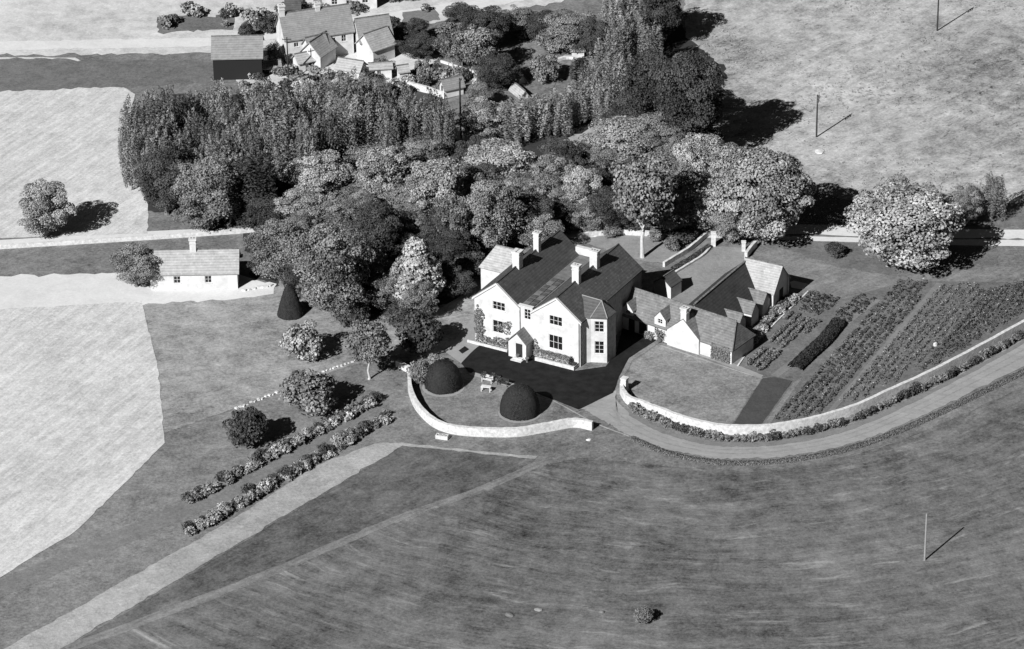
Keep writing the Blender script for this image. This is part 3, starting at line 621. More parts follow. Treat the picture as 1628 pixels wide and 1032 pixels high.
# rear left wing with its pale roof
def ridge_block(parent, name, x0, x1, y0, y1, he, hr, roofm, wallm, axis='x', hip0=0, hip1=0, over=.2, z0=0.0):
    e = empty(name, (0, 0, 0), 0, parent); m = MB()
    m.wall((x0, y0, 0), X, x1-x0, z0, he); m.wall((x1, y0, 0), Y, y1-y0, z0, he, inward=(-1, 0, 0)); m.wall((x0, y0, 0), Y, y1-y0, z0, he, inward=(1, 0, 0)); m.wall((x0, y1, 0), X, x1-x0, z0, he, inward=(0, -1, 0))
    r = MB(); o = over
    if axis == 'x':
        ym = (y0+y1)/2; sl = (hr-he)/((y1-y0)/2); ze = he-sl*o; a, b = x0-o, x1+o; ra = x0+hip0 if hip0 else a; rb = x1-hip1 if hip1 else b
        if not hip0: m.poly([(x0, y0, he), (x0, y1, he), (x0, ym, hr-.08)])
        if not hip1: m.poly([(x1, y0, he), (x1, y1, he), (x1, ym, hr-.08)])
        r.slab([(a, y0-o, ze), (b, y0-o, ze), (rb, ym, hr), (ra, ym, hr)], .12); r.slab([(b, y1+o, ze), (a, y1+o, ze), (ra, ym, hr+.001), (rb, ym, hr+.001)], .12)
        if hip0: r.slab([(a, y1+o, ze), (a, y0-o, ze), (ra, ym, hr)], .12)
        if hip1: r.slab([(b, y0-o, ze), (b, y1+o, ze), (rb, ym, hr)], .12)
        g_ = [(ra, ym, hr+.03), (rb, ym, hr+.03)]
    else:
        xm = (x0+x1)/2; sl = (hr-he)/((x1-x0)/2); ze = he-sl*o; a, b = y0-o, y1+o; ra = y0+hip0 if hip0 else a; rb = y1-hip1 if hip1 else b
        if not hip0: m.poly([(x0, y0, he), (x1, y0, he), (xm, y0, hr-.08)])
        if not hip1: m.poly([(x0, y1, he), (x1, y1, he), (xm, y1, hr-.08)])
        r.slab([(x0-o, b, ze), (x0-o, a, ze), (xm, ra, hr), (xm, rb, hr)], .12); r.slab([(x1+o, a, ze), (x1+o, b, ze), (xm, rb, hr+.001), (xm, ra, hr+.001)], .12)
        if hip0: r.slab([(x0-o, a, ze), (x1+o, a, ze), (xm, ra, hr)], .12)
        if hip1: r.slab([(x1+o, b, ze), (x0-o, b, ze), (xm, rb, hr)], .12)
        g_ = [(xm, ra, hr+.03), (xm, rb, hr+.03)]
    m.build('wall', wallm, e); rf = r.build('roof', roofm, e)
    t = MB(); t.tube(g_, [.1, .1], 5); t.build('ridge', M_ridge, rf); return e
q = ML(762, 421, 5.2); rl = ML(788.8, 389.6, 7.4); print('rear', q, rl)
ridge_block(man, 'rear_wing', q.x+.2, .15, q.y, 2*rl.y-q.y, 5.2, 7.4, M_pale_roof, M_white, 'x', hip0=max(.8, rl.x-q.x-.2))

# ---- outbuilding range
oA = R(-35.2); Ln = 17.0; q0 = P(1163, 580, 0)-Vector((math.cos(oA), math.sin(oA), 0))*Ln; ob = empty('outbuilding', (q0.x, q0.y, 0), oA)
tag(ob, 'long low white outbuilding with stone slate roof, two dormers and a chimney gable', 'outbuilding')
OI = (Matrix.Translation((q0.x, q0.y, 0)) @ Matrix.Rotation(oA, 4, 'Z')).inverted()
def OLl(px, py, z): return OI @ P(px, py, z)
def plane(inv, px, py, y0):      # x, z of the point seen at px,py on the vertical plane y = y0 of a building's frame
    lo, hi = -3.0, 12.0
    for _ in range(40):
        mid = (lo+hi)/2
        if (inv @ P(px, py, mid)).y > y0: lo = mid
        else: hi = mid
    q = inv @ P(px, py, (lo+hi)/2); return q.x, q.z
Wd = 4.9
LE, LR = 2.3, 4.75
m = MB(); m.wall((0, 0, 0), X, Ln, 0, LE, [(1.3, 2.3, .05, 2.0), (2.9, 4.3, .05, 2.05), (5.3, 5.95, .85, 1.9)]); m.wall((Ln, 0, 0), Y, Wd, 0, LE, inward=(-1, 0, 0)); m.wall((0, 0, 0), Y, Wd, 0, LE, inward=(1, 0, 0)); m.wall((0, Wd, 0), X, Ln, 0, LE, inward=(0, -1, 0))
m.poly([(0, 0, LE), (0, Wd, LE), (0, Wd/2, LR-.1)]); m.build('wall', M_white, ob)
r = MB(); sl = (LR-LE)/(Wd/2); o = .25; ze = LE-sl*o; hx = 1.0
r.slab([(-.2, -o, ze), (Ln+o, -o, ze), (Ln-hx, Wd/2, LR), (-.2, Wd/2, LR)], .14); r.slab([(Ln+o, Wd+o, ze), (-.2, Wd+o, ze), (-.2, Wd/2, LR+.001), (Ln-hx, Wd/2, LR+.001)], .14); r.slab([(Ln+o, -o, ze), (Ln+o, Wd+o, ze), (Ln-hx, Wd/2, LR)], .14)
rf = r.build('roof', M_stone, ob); t = MB(); t.tube([(-.2, Wd/2, LR+.04), (Ln-hx, Wd/2, LR+.04)], [.11, .11], 5); t.tube([(Ln-hx, Wd/2, LR+.02), (Ln+o, -o, ze+.03)], [.08, .08], 5); t.build('ridge', M_ridge, rf)
for a, w_ in ((1.3, 1.0), (2.9, 1.4)):
    d = MB(); d.box((a, .1, .05), (a+w_, .16, 2.0)); d.build('door', M_door, ob)
window(ob, (5.3, 0, .85), X, .65, 1.05, 2, 3)
def dormer(parent, x, wd, ht, y0, dep, rise, wn=True, zb=LE-.15):
    e = empty('dormer', (x, y0, 0), 0, parent); m = MB(); hs = [(wd*.28, wd*.72, zb+ht*.3, zb+ht*.85)] if wn else []
    m.wall((0, 0, 0), X, wd, zb, zb+ht, hs); m.wall((0, 0, 0), Y, dep, zb, zb+ht, inward=(1, 0, 0)); m.wall((wd, 0, 0), Y, dep, zb, zb+ht, inward=(-1, 0, 0)); m.poly([(0, 0, zb+ht), (wd, 0, zb+ht), (wd/2, 0, zb+ht+rise-.05)])
    m.build('wall', M_white, e); r = MB(); s = rise/(wd/2)
    r.slab([(-.12, -.12, zb+ht-s*.12), (wd/2, -.12, zb+ht+rise), (wd/2, dep+.9, zb+ht+rise), (-.12, dep+.6, zb+ht-s*.12)][::-1], .08); r.slab([(wd/2, -.12, zb+ht+rise+.001), (wd+.12, -.12, zb+ht-s*.12), (wd+.12, dep+.6, zb+ht-s*.12), (wd/2, dep+.9, zb+ht+rise+.001)][::-1], .08)
    r.build('roof', M_stone, e)
    if wn: h = hs[0]; window(e, (h[0], 0, h[2]), X, h[1]-h[0], h[3]-h[2], 2, 2, bar=.05)
d1 = plane(OI, 998, 484, -.05); dormer(ob, d1[0]-.8, 1.6, .95, -.05, 1.2, .95)
d2 = plane(OI, 1049, 505, -.05); dormer(ob, d2[0]-.8, 1.7, 1.2, -.06, 1.3, 1.0)
# cross gable with the chimney
g0, g1 = OLl(1058, 521, LE+.1).x, OLl(1109, 537, LE).x
gx, gz = plane(OI, 1086, 506, -.3); cg = empty('cross_gable', (0, 0, 0), 0, ob); gw0, gw1 = gx-2.4, gx+2.4
m = MB(); m.wall((gw0, -.3, 0), X, gw1-gw0, 0, LE); m.wall((gw0, -.3, 0), Y, .3, 0, LE, inward=(1, 0, 0)); m.wall((gw1, -.3, 0), Y, .3, 0, LE, inward=(-1, 0, 0)); m.poly([(gw0, -.3, LE), (gw1, -.3, LE), (gx, -.3, 4.35)]); m.build('wall', M_white, cg)
r = MB(); s = (4.45-LE)/2.4
r.slab([(gw0-.15, -.35, LE-s*.15), (gx, -.35, 4.45), (gx, Wd/2, 4.45), (gw0-.15, .6, LE-s*.15)][::-1], .1); r.slab([(gx, -.35, 4.451), (gw1+.15, -.35, LE-s*.15), (gw1+.15, .6, LE-s*.15), (gx, Wd/2, 4.451)][::-1], .1); r.build('roof', M_stone, cg)
chimney(ob, gx, .1, 3.4, 5.65, .85, .7, 2); print('gable', gx, gz, Ln, Wd)
# barn running back
b0, b1 = P(1103, 485, 4.95), P(1191.2, 410.2, 4.95); bd = (b1-b0); bl = bd.length; ba = math.atan2(bd.y, bd.x)
BI = (Matrix.Translation((b0.x, b0.y, 0)) @ Matrix.Rotation(ba-math.pi/2, 4, 'Z')).inverted(); print('barn', BI @ P(1179, 517, 2.6), BI @ P(1213, 458.6, 2.6)); bw_ = 6.8; bn = empty('barn', (b0.x, b0.y, 0), ba-math.pi/2)
tag(bn, 'long barn with steep dark slate roof running back from the outbuilding to the far gate', 'barn')
ridge_block(bn, 'long_block', -bw_/2, bw_/2, .2, bl-.1, 1.9, 4.95, M_barnroof, M_white, 'y', over=.15)
t = MB()
for i in range(int((bl-.4)/.42)): t.box((-.13, .3+i*.42, 4.93), (.13, .3+i*.42+.36, 5.09))
t.build('ridge_tiles', M_ridge, bn)
for i, (px, py, s) in enumerate(((1180, 502, 1.0), (1196, 483, 1.0), (1212, 467, 1.0))):
    q = (Matrix.Translation((b0.x, b0.y, 0)) @ Matrix.Rotation(ba-math.pi/2, 4, 'Z')).inverted() @ P(px, py, 3.0)
    ridge_block(bn, 'side_gable', bw_/2-1.2, bw_/2+1.3, q.y-.5, q.y+1.4, 1.9, 3.0, M_stone, M_white, 'x', over=.1)
#pr = MB(); pr.poly([(bw_/2-1.5, 1.05, 2.0), (bw_/2+2.2, 1.05, 2.0), (bw_/2+2.2, 1.05, 2.3), (bw_/2-1.5, 1.05, 4.9)]); pr.slab([(bw_/2-1.5, .85, 4.9), (bw_/2+2.2, .85, 2.35), (bw_/2+2.2, 1.15, 2.35), (bw_/2-1.5, 1.15, 4.9)], .1); pr.build('gable_coping', M_white, bn)
# end cottage
c0, c1 = P(1193, 411, 5.4), P(1243, 422, 5.4); cd = c1-c0; ca = math.atan2(cd.y, cd.x)
cot = empty('garden_cottage', (c0.x, c0.y, 0), ca); tag(cot, 'small stone cottage with pale lichened roof at the far end of the barn', 'cottage')
ridge_block(cot, 'block', -.6, cd.length, -2.5, 2.5, 2.6, 5.35, M_pale_roof, M_white, 'x', over=.15)
dd = MB(); dd.box((cd.length+.001, -.6, .1), (cd.length+.05, .5, 2.1)); dd.build('door', M_door, cot)
dp = MB(); dp.tube([(cd.length+.1, 1.9, 0), (cd.length+.1, 1.9, 3.2)], [.06, .06], 6); dp.build('downpipe', M_trim, cot)
shd = P(1058, 462, 2.2); sh = empty('lean_to_shed', (P(1040, 468, 0)).to_tuple(), oA); tag(sh, 'small dark roofed lean-to shed behind the left end of the long outbuilding', 'shed')
ridge_block(sh, 'block', 0, 2.6, 0, 2.4, 1.9, 2.9, M_slate, M_white, 'y', over=.1)

# ---- village
gable_house('cottage', 'long village cottage with grey slate roof beyond the plantation', 456, 101, 20, 10.2, 5.2, 3.9, 6.9, wins=[('f', 1.2, 2.4, .7, .7, 2, 1), ('f', 3.2, 2.4, .7, .7, 2, 1), ('f', 8.4, 2.2, .7, 1.0, 2, 2), ('f', 6.8, 2.0, .7, 1.0, 2, 2)], chims=[(.2, 2.6, 5.6, 8.0, .8, .8), (5.6, 2.6, 6.3, 7.6, .7, .7)])
gable_house('cottage', 'village cottage with grey roof next right of the long cottage', 575, 95, 20, 4.8, 4.6, 2.9, 5.6, wins=[('f', 1.0, 1.2, .9, .9, 2, 2)])
gable_house('garage', 'white roofed village garage with a wide dark doorway facing right', 594, 104, 42, 4.0, 3.8, 2.5, 4.4, roof=M_pale_roof, doors=[('r', .5, 2.6, 2.1)], cat='garage')
gable_house('lean_to_shed', 'grey roofed lean-to attached before the long village cottage', 496, 107, 33, 2.9, 2.8, 2.6, 4.2, cat='shed')
gable_house('wash_house', 'white roofed wash house clustered before the village cottages', 510, 112, 62, 4.2, 3.4, 2.4, 4.2, roof=M_pale_roof, cat='outbuilding')
gable_house('garden_shed', 'low shed with white sloping roof and open dark front in the village yard', 476, 115, 28, 3.0, 2.2, 1.6, 2.5, roof=M_pale_roof, doors=[('f', 1.5, 1.1, 1.4)], cat='shed')
gable_house('garden_shed', 'pale roofed shed in village yard nearest the plantation edge', 535, 124, -20, 3.6, 2.6, 1.7, 2.7, roof=M_pale_roof, cat='shed')
gable_house('garden_shed', 'flat pale roofed shed below the garage in the village', 590, 128, 8, 3.0, 2.2, 1.9, 2.3, roof=M_pale_roof, wins=[('f', .9, .9, .6, .6, 2, 1)], cat='shed')
gable_house('barn', 'long grey roofed black barn at the left edge of the village', 340, 128, 3, 7.0, 6.2, 3.6, 5.6, wallm=mat('tarred_boards', .02), cat='barn')
gable_house('barn', 'dark tarred barn end behind the long village cottage', 456, 44, 3, 2.0, 3.0, 3.2, 4.4, roof=M_slate, wallm=MATS['tarred_boards'], cat='barn')
gable_house('tool_shed', 'tiny white tool shed with ribbed grey roof by the telegraph pole', 708, 157, 28, 2.9, 1.8, 1.6, 2.7, roof=M_villroof, doors=[('l', .8, .6, 1.6)], cat='shed')
gable_house('summer_house', 'small white summer house on a rubble terrace in the orchard', 909, 92, 0, 1.8, 1.6, 1.3, 1.9, roof=M_pale_roof, cat='summer house')
gable_house('cold_frame', 'pale peaked cold frame among bushes left of the apple tree', 808, 128, -50, 2.2, 1.4, .5, 1.5, roof=M_pale_roof, cat='cold frame')
gable_house('cold_frame', 'second pale peaked cold frame lying lower among the bushes', 812, 145, -62, 3.2, 1.2, .5, 1.3, roof=M_pale_roof, cat='cold frame')
gable_house('lodge', 'white stone lodge cut off at the left edge of the wood', 240, 462, 2, 11.2, 5.0, 2.6, 4.6, roof=M_pale_roof, wins=[('f', 3, 1.0, .9, 1.0, 2, 2), ('f', 7, 1.0, .9, 1.0, 2, 2)], chims=[(5.5, 2.5, 4.0, 6.0, .8, .7)], cat='cottage')

gable_house('privy', 'tiny white outhouse between the flat shed and the village plot', 636, 132, 20, 1.3, 1.3, 1.9, 2.5, roof=M_pale_roof, cat='outhouse')
gable_house('hen_house', 'low dark hen house in the village garden by the black barn', 420, 118, 14, 2.4, 1.6, 1.1, 1.7, roof=M_villroof, wallm=MATS['tarred_boards'], cat='shed')
gable_house('cottage', 'village cottage showing only its white front at the very top edge', 515, 18, 8, 8.0, 4.6, 3.4, 5.6, wins=[('f', 1.2, 1.0, .9, 1.0, 2, 2), ('f', 3.4, 1.0, .9, 1.0, 2, 2), ('f', 5.8, 1.0, .9, 1.0, 2, 2)])
# ------------------------------------------------------------------ walls, fences, hedges
def garden_wall(name, label, base, h, th=.42, n=60, m=None, cap=True, cat='wall', group=None):
    """wall following photograph positions of its foot; origin at its first foot point"""
    pts = [P(x, y, 0) for x, y in spline(base, n)]; o = pts[0].copy(); b = MB()
    L, Rr = [], []
    for i, p in enumerate(pts):
        d = (pts[min(i+1, n-1)]-pts[max(i-1, 0)]).normalized(); nn = Vector((-d.y, d.x, 0)); L.append(p-o); Rr.append(p+nn*th-o)
    hh = [h if isinstance(h, (int, float)) else h[0]+(h[1]-h[0])*i/(n-1) for i in range(n)]
    hh = [q+.02*math.sin(i*1.7)+.015*math.sin(i*.6) for i, q in enumerate(hh)]
    for i in range(n-1):
        k = len(b.v); u, v_ = hh[i], hh[i+1]
        b.v += [tuple(L[i]), tuple(L[i+1]), tuple(L[i+1]+Vector((0, 0, v_))), tuple(L[i]+Vector((0, 0, u))), tuple(Rr[i]), tuple(Rr[i+1]), tuple(Rr[i+1]+Vector((0, 0, v_))), tuple(Rr[i]+Vector((0, 0, u)))]
        for f in ((0, 1, 2, 3), (5, 4, 7, 6), (3, 2, 6, 7)): b.f.append(tuple(k+j for j in f))
    for e_ in (0, n-1):
        z = Vector((0, 0, hh[e_])); b.poly([L[e_], Rr[e_], Rr[e_]+z, L[e_]+z])
    me = bpy.data.meshes.new(name); me.from_pydata(b.v, [], b.f); me.update(); ob_ = link(name, me, None, m or M_stonewall); ob_.location = o
    return tag(ob_, label, cat, group)
garden_wall('garden_wall', 'white curved stone wall round the front lawn with the two clipped yews', [(648, 606), (650, 628), (662, 654), (688, 679), (722, 691), (770, 695), (820, 695), (860, 689), (892, 683), (915, 680), (941, 685)], (1.15, 1.15), .45, 80)
garden_wall('garden_wall', 'short white wall stub just left of the front lawn by the tree', [(629, 583), (650, 594)], .85, .45, 6)
garden_wall('garden_wall', 'long white stone wall curving beside the drive round the kitchen garden', [(986, 618), (986, 628), (997, 643), (1020, 652), (1043, 661), (1090, 678), (1137, 689), (1186, 692), (1238, 689), (1300, 677), (1360, 659), (1416, 634), (1494, 598), (1586, 549), (1680, 497), (1760, 450)], (1.15, 1.35), .45, 120)
pl = MB(); q = P(993, 622, 0); pl.box((-.35, -.35, 0), (.35, .35, 1.75)); pl.box((-.42, -.42, 1.752), (.42, .42, 1.9)); o = pl.build('gate_pier', M_stonewall); o.location = (q.x, q.y, 0); o.rotation_euler.z = -.5; tag(o, 'square white gate pier ending the long curved wall by the drive', 'pier')
for (x, y, h, w_, lb) in ((1134, 391, 1.9, .6, 'tall white pier at the far end of the court flower bed'), (1182, 399, 1.3, .5, 'short white pier left of the chestnut trunk behind the barn')):
    q = P(x, y, 0); pl = MB(); pl.box((-w_/2, -w_/2, 0), (w_/2, w_/2, h)); pl.box((-w_/2-.06, -w_/2-.06, h+.002), (w_/2+.06, w_/2+.06, h+.12)); o = pl.build('gate_pier', M_stonewall); o.location = (q.x, q.y, 0); tag(o, lb, 'pier')
garden_wall('garden_wall', 'stepped white wall by the chestnut trunk at the far end of the barn', [(1188, 412), (1195, 402), (1204, 392)], .9, .4, 8)
garden_wall('garden_wall', 'low curved stone wall behind the court flower bed', [(1057, 425), (1078, 412), (1100, 398), (1122, 379), (1131, 374)], .7, .35, 24)
garden_wall('garden_wall', 'low pale wall between flower bed and court lawn', [(1074, 436), (1100, 420), (1120, 407), (1133, 392)], .3, .3, 20)
garden_wall('boundary_wall', 'broken white stone wall under the trees behind the manor', [(922, 382), (945, 376), (990, 374), (1040, 376), (1100, 372)], .7, .4, 24)
garden_wall('boundary_wall', 'thin white wall beside the lane at the left of the wood', [(-60, 400), (200, 384), (376, 372), (430, 366)], .6, .3, 20)
garden_wall('boundary_wall', 'low white wall leading to the tiny village tool shed', [(648, 141), (676, 148), (706, 158)], 1.0, .4, 10)
garden_wall('boundary_wall', 'thin pale wall in front of the village plot posts', [(700, 100), (730, 110), (757, 118), (800, 130)], .4, .25, 12)
garden_wall('terrace_wall', 'low rubble wall curving below the white summer house', [(876, 102), (890, 98), (905, 95), (925, 100)], .5, .4, 10)
garden_wall('bed_edging', 'white stone edging along the kitchen garden flower border', [(1174, 583), (1196, 553), (1240, 508), (1286, 464)], .12, .2, 20, cat='edging')
garden_wall('bed_edging', 'pale kerb along the near side of the outbuilding path', [(1050, 550), (1100, 567), (1165, 588), (1212, 602)], .06, .12, 20, m=M_pave, cat='edging')
garden_wall('lawn_edging', 'thin white kerb between dark forecourt and front lawn', [(745, 594), (800, 609), (875, 636), (943, 672), (1000, 694)], .06, .12, 20, m=M_pave, cat='edging')
# planter along the front
u0, _ = fuz(858, 570); u1, _ = fuz(913, 585)
fx = lambda x, y, z: man.matrix_basis @ Vector((x, y, z))
pw_ = MB(); pw_.box((u0, -1.25, 0), (u1+.6, -1.0, .5)); pw_.box((u1+.35, -.999, 0), (u1+.6, -.05, .5)); o = pw_.build('planter_wall', M_stonewall); o.matrix_basis = man.matrix_basis.copy(); tag(o, 'low white planter wall before the right gable of the manor', 'planter')
pw_ = MB(); pw_.box((-.6, -1.0, 0), (pu0-.6, -.8, .35)); o = pw_.build('planter_wall', M_stonewall); o.matrix_basis = man.matrix_basis.copy(); tag(o, 'low white planter wall before the left gable of the manor', 'planter')
def leaf_boxcloud(n, fn, ls, seed, nrm=(0, -1, .4), wild=.5):
    rs = np.random.RandomState(seed); c = np.array([fn(rs) for _ in range(n)]); nn = np.tile(np.array(nrm, float), (n, 1))+rs.normal(size=(n, 3))*wild
    return leafcloud('leaves', c, nn, rs.uniform(.7, 1.3, n)*ls)
def placed(me, name, lm, label, cat, mtx=None, group=None, kind=None):
    me.materials.append(lm); o = link(name, me)
    if mtx is not None: o.matrix_basis = mtx.copy()
    return tag(o, label, cat, group, kind)
def hedgebox(n, x0, x1, y0, y1, z0, z1, ls, seed):
    rs = np.random.RandomState(seed); c = np.stack([rs.uniform(x0, x1, n), rs.uniform(y0, y1, n), rs.uniform(z0, z1, n)], 1)
    f = rs.randint(0, 4, n); c[f == 0, 1] = y0; c[f == 1, 2] = z1; c[f == 2, 0] = x1; c[f == 3, 2] = z1; nn = np.zeros((n, 3)); nn[f == 0] = (0, -1, .2); nn[f == 1] = nn[f == 3] = (0, 0, 1); nn[f == 2] = (1, 0, .2)
    c += rs.normal(size=(n, 3))*.05; return leafcloud('leaves', c, nn+rs.normal(size=(n, 3))*.45, rs.uniform(.7, 1.3, n)*ls)
placed(hedgebox(2600, u0+.1, u1-.2, -.95, -.25, .1, 1.25, .06, 4), 'clipped_hedge', L_mid, 'clipped box hedge under the lower right window of the manor', 'hedge', man.matrix_basis)
placed(hedgebox(500, u1-.1, u1+.5, -.9, -.2, .1, .6, .06, 5), 'low_bush', L_dark, 'small dark bush at the right end of the front planter', 'bush', man.matrix_basis)
def climber(seed, blobs, n, lm, label):
    rs = np.random.RandomState(seed); C = []
    for (x, z, rx_, rz_) in blobs:
        k = int(n*rx_*rz_); t = rs.uniform(0, 6.283, k); r_ = np.sqrt(rs.uniform(0, 1, k)); edge = 1+.25*np.sin(3*t+x)+.15*np.sin(7*t)
        C.append(np.stack([x+np.cos(t)*r_*rx_*edge, -rs.uniform(.05, .35, k), np.maximum(z+np.sin(t)*r_*rz_*edge, .1)], 1))
    c = np.concatenate(C); nn = np.tile([0, -1, .3], (len(c), 1))+rs.normal(size=(len(c), 3))*.6
    placed(leafcloud('leaves', c, nn, rs.uniform(.6, 1.3, len(c))*.085), 'climbing_plant', lm, label, 'climber', man.matrix_basis)
climber(1, [(.75, 3.4, .55, 1.7), (.7, 1.6, .6, 1.5), (.2, 2.5, .25, 1.8)], 420, L_ivy, 'dense creeper climbing the left front corner of the manor')
climber(2, [(4.3, 2.9, 1.0, .8), (4.9, 3.6, .5, .4)], 200, L_ivy, 'sparse rose climbing between the lower left window and the porch')
climber(3, [(1.9, .6, 1.2, .5), (3.4, .7, 1.1, .6), (4.8, .9, .8, .8)], 300, L_mid, 'straggling shrubs against the wall left of the porch')
climber(4, [(pu0+pw+.55, 1.2, .35, 1.2)], 420, L_ivy, 'narrow creeper in the corner right of the porch')
# creeper on the outbuilding front and shaded bushes
rs = np.random.RandomState(8); n = 1500; xi = plane(OI, 1147, 563, 0)[0]
c = np.stack([rs.uniform(xi-1.5, xi+1.3, n), -rs.uniform(.03, .25, n), rs.uniform(.1, 2.3, n)], 1); c = c[(c[:, 2] < 2.25-.25*np.sin(c[:, 0]*3))]
placed(leafcloud('leaves', c, np.tile([0, -1, .3], (len(c), 1))+rs.normal(size=(len(c), 3))*.6, np.full(len(c), .085)), 'climbing_plant', L_ivy, 'square mat of creeper on the right end of the outbuilding front', 'climber', ob.matrix_basis)
for (px, h, lb) in ((1051, 1.7, 'upright bush against the outbuilding left of the chimney gable'), (1034, 1.0, 'small pointed bush beside the outbuilding doorway')):
    xi = plane(OI, px, 540, 0)[0]; n = 300; c = np.stack([xi+rs.normal(0, .28, n), -.35+rs.normal(0, .15, n), rs.uniform(.05, h, n)], 1)
    placed(leafcloud('leaves', c, np.tile([0, -1, .5], (n, 1))+rs.normal(size=(n, 3))*.6, np.full(n, .08)), 'small_bush', L_mid, lb, 'bush', ob.matrix_basis)

# low rough hedge below the drive
rs = np.random.RandomState(21)
def line_hedge(name, label, line, wd, h, per_m, ls, lm, n=200, cat='hedge', kind=None):
    pts = [P(x, y, 0) for x, y in spline(line, n)]; C, N = [], []; o = pts[0].copy()
    for i in range(n-1):
        a, b = pts[i], pts[i+1]; L = (b-a).length; d = (b-a).normalized(); nn = Vector((-d.y, d.x, 0)); k = int(per_m*L)
        t = rs.uniform(0, 1, k); s = rs.uniform(-1, 1, k); hh = h*np.sqrt(np.clip(1-s*s*.85, 0, 1))*rs.uniform(.7, 1.05, k)*(1+.12*math.sin(i*.9))
        C.append(np.stack([a.x-o.x+(b.x-a.x)*t+nn.x*s*wd/2, a.y-o.y+(b.y-a.y)*t+nn.y*s*wd/2, hh], 1)); N.append(np.stack([nn.x*s, nn.y*s, np.full(k, .8)], 1)+rs.normal(size=(k, 3))*.5)
    me = leafcloud('leaves', np.concatenate(C), np.concatenate(N), rs.uniform(.7, 1.3, sum(len(q) for q in C))*ls)
    ob_ = placed(me, name, lm, label, cat, None, None, kind); ob_.location = o; return ob_
line_hedge('grass_bank', 'long strip of rough grass bounding the lower side of the curving drive', [(1003, 697), (1055, 719), (1100, 730), (1160, 737), (1250, 733), (1350, 714), (1450, 677), (1587, 612), (1750, 528)], 1.1, .26, 230, .055, L_tuft, cat='grass', kind='stuff')
line_hedge('asparagus_row', 'broad dark feathery asparagus row between the kitchen garden beds', [(1262, 590), (1285, 568), (1310, 545), (1332, 518)], 1.9, 1.1, 900, .09, L_yew, 60, 'vegetable row')
line_hedge('kerb_plants', 'dark clipped shrub line edging the far end of the court bed', [(1070, 430), (1100, 412), (1128, 393)], .9, .45, 260, .09, L_dark, 30, 'flower bed')

# ------------------------------------------------------------------ clipped yews
def topiary(px, py, a, c, label, kind='dome', name='clipped_yew'):
    q = P(px, py, 0); rs = np.random.RandomState(int(px)); m = MB(); nu, nv = 36, 18
    prof = lambda t: (a*math.sqrt(max(0, 1-t**2.4)), c*t) if kind == 'dome' else (a*(1-t)**.55*(1-.1*t)+.02, c*t)
    rows = []
    for j in range(nv+1):
        t = j/nv; r_, z = prof(t)
        if j == 0: r_ *= .96
        rows.append([(r_*math.cos(6.2832*i/nu)*(1+.03*math.sin(.52*i+px)+.02*math.sin(1.05*i+j*.5)), r_*math.sin(6.2832*i/nu)*(1+.03*math.sin(.52*i+px)+.02*math.sin(1.05*i+j*.5)), z) for i in range(nu)])
    for rw in rows: m.v += rw
    for j in range(nv):
        for i in range(nu): i2 = (i+1) % nu; m.f.append((j*nu+i, j*nu+i2, (j+1)*nu+i2, (j+1)*nu+i))
    e = empty(name, q); m.build('core', M_yewcore, e, smooth=True)
    n = 5500; t = rs.uniform(0, 1, n); th = rs.uniform(0, 6.283, n); pr2 = [prof(x) for x in t]; rr = np.array([x[0] for x in pr2]); zz = np.array([x[1] for x in pr2])
    cc = np.stack([rr*np.cos(th), rr*np.sin(th), zz], 1)+rs.normal(size=(n, 3))*.03; nn = np.stack([np.cos(th)*rr/a, np.sin(th)*rr/a, t], 1)+rs.normal(size=(n, 3))*.4
    me = leafcloud('leaves', cc, nn, rs.uniform(.6, 1.2, n)*.055); me.materials.append(L_yew); link('foliage', me, e)
    return tag(e, label, 'topiary')
topiary(705, 614, 2.3, 3.5, 'left clipped dark yew dome on the front lawn')
topiary(826.5, 655, 2.4, 3.7, 'right clipped dark yew dome on the front lawn')
topiary(462, 500, 1.7, 4.4, 'dark clipped yew cone at the edge of the wood', 'cone')
for (x, y, lb) in ((705, 616, 'a'), (826.5, 657, 'b')):
    q = P(x, y, 0); m = MB(); m.poly([(q.x+2.62*math.cos(6.2832*i/40), q.y+2.55*math.sin(6.2832*i/40), 5*Z) for i in range(40)]); tag(m.build('tree_bed', M_pave), kind='structure')

# ------------------------------------------------------------------ trees
T = tree
T('broad0', 508, 280, 50, 42, 'pale loose crowned tree at the upper left of the belt behind the lawn', leaf=L_light)
T('chestnut0', 607, 276, 46, 48, 'light chestnut standing before the plantation, left of the tallest belt')
T('chestnut1', 695, 306, 50, 54, 'light chestnut whose crown stands above the pointed pale tree')
T('broad1', 445, 398, 50, 50, 'broad mid grey tree right of the white lodge')
T('broad2', 528, 425, 55, 72, 'large tree with uneven crown just behind the yew cone')
T('broad0', 482, 335, 44, 36, 'pale bushy tree beside the lane behind the yew cone', leaf=L_light)
T('cone', 661, 432, 46, 60, 'pale pointed tree in front of the belt left of the manor')
T('oak0', 595, 370, 42, 48, 'dark tree in the gap behind the large uneven tree')
T('broad1', 700, 372, 30, 36, 'small dark tree right of the pale pointed tree', leaf=L_dark)
T('paletrunk', 722, 350, 32, 44, 'tree with white bare trunk left of the manor')
T('feather0', 405, 292, 34, 58, 'dark feathery tree at the left end of the plantation', leaf=L_dark)
T('chestnut2', 796, 262, 52, 42, 'light chestnut directly above the manor chimneys')
T('broad2', 785, 335, 42, 60, 'tall mid grey tree close behind the rear wing of the manor')
T('broad0', 880, 285, 36, 40, 'mid grey tree behind the left ridge of the manor')
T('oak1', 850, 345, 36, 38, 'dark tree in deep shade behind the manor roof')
T('chestnut0', 925, 305, 34, 38, 'small light tree behind the valley of the manor roof')
T('chestnut1', 995, 225, 55, 40, 'light chestnut at the back of the belt by the dark oak')
T('paletrunk', 1022, 300, 52, 60, 'open tree with tall white trunk on the back lawn', lift=2.4)
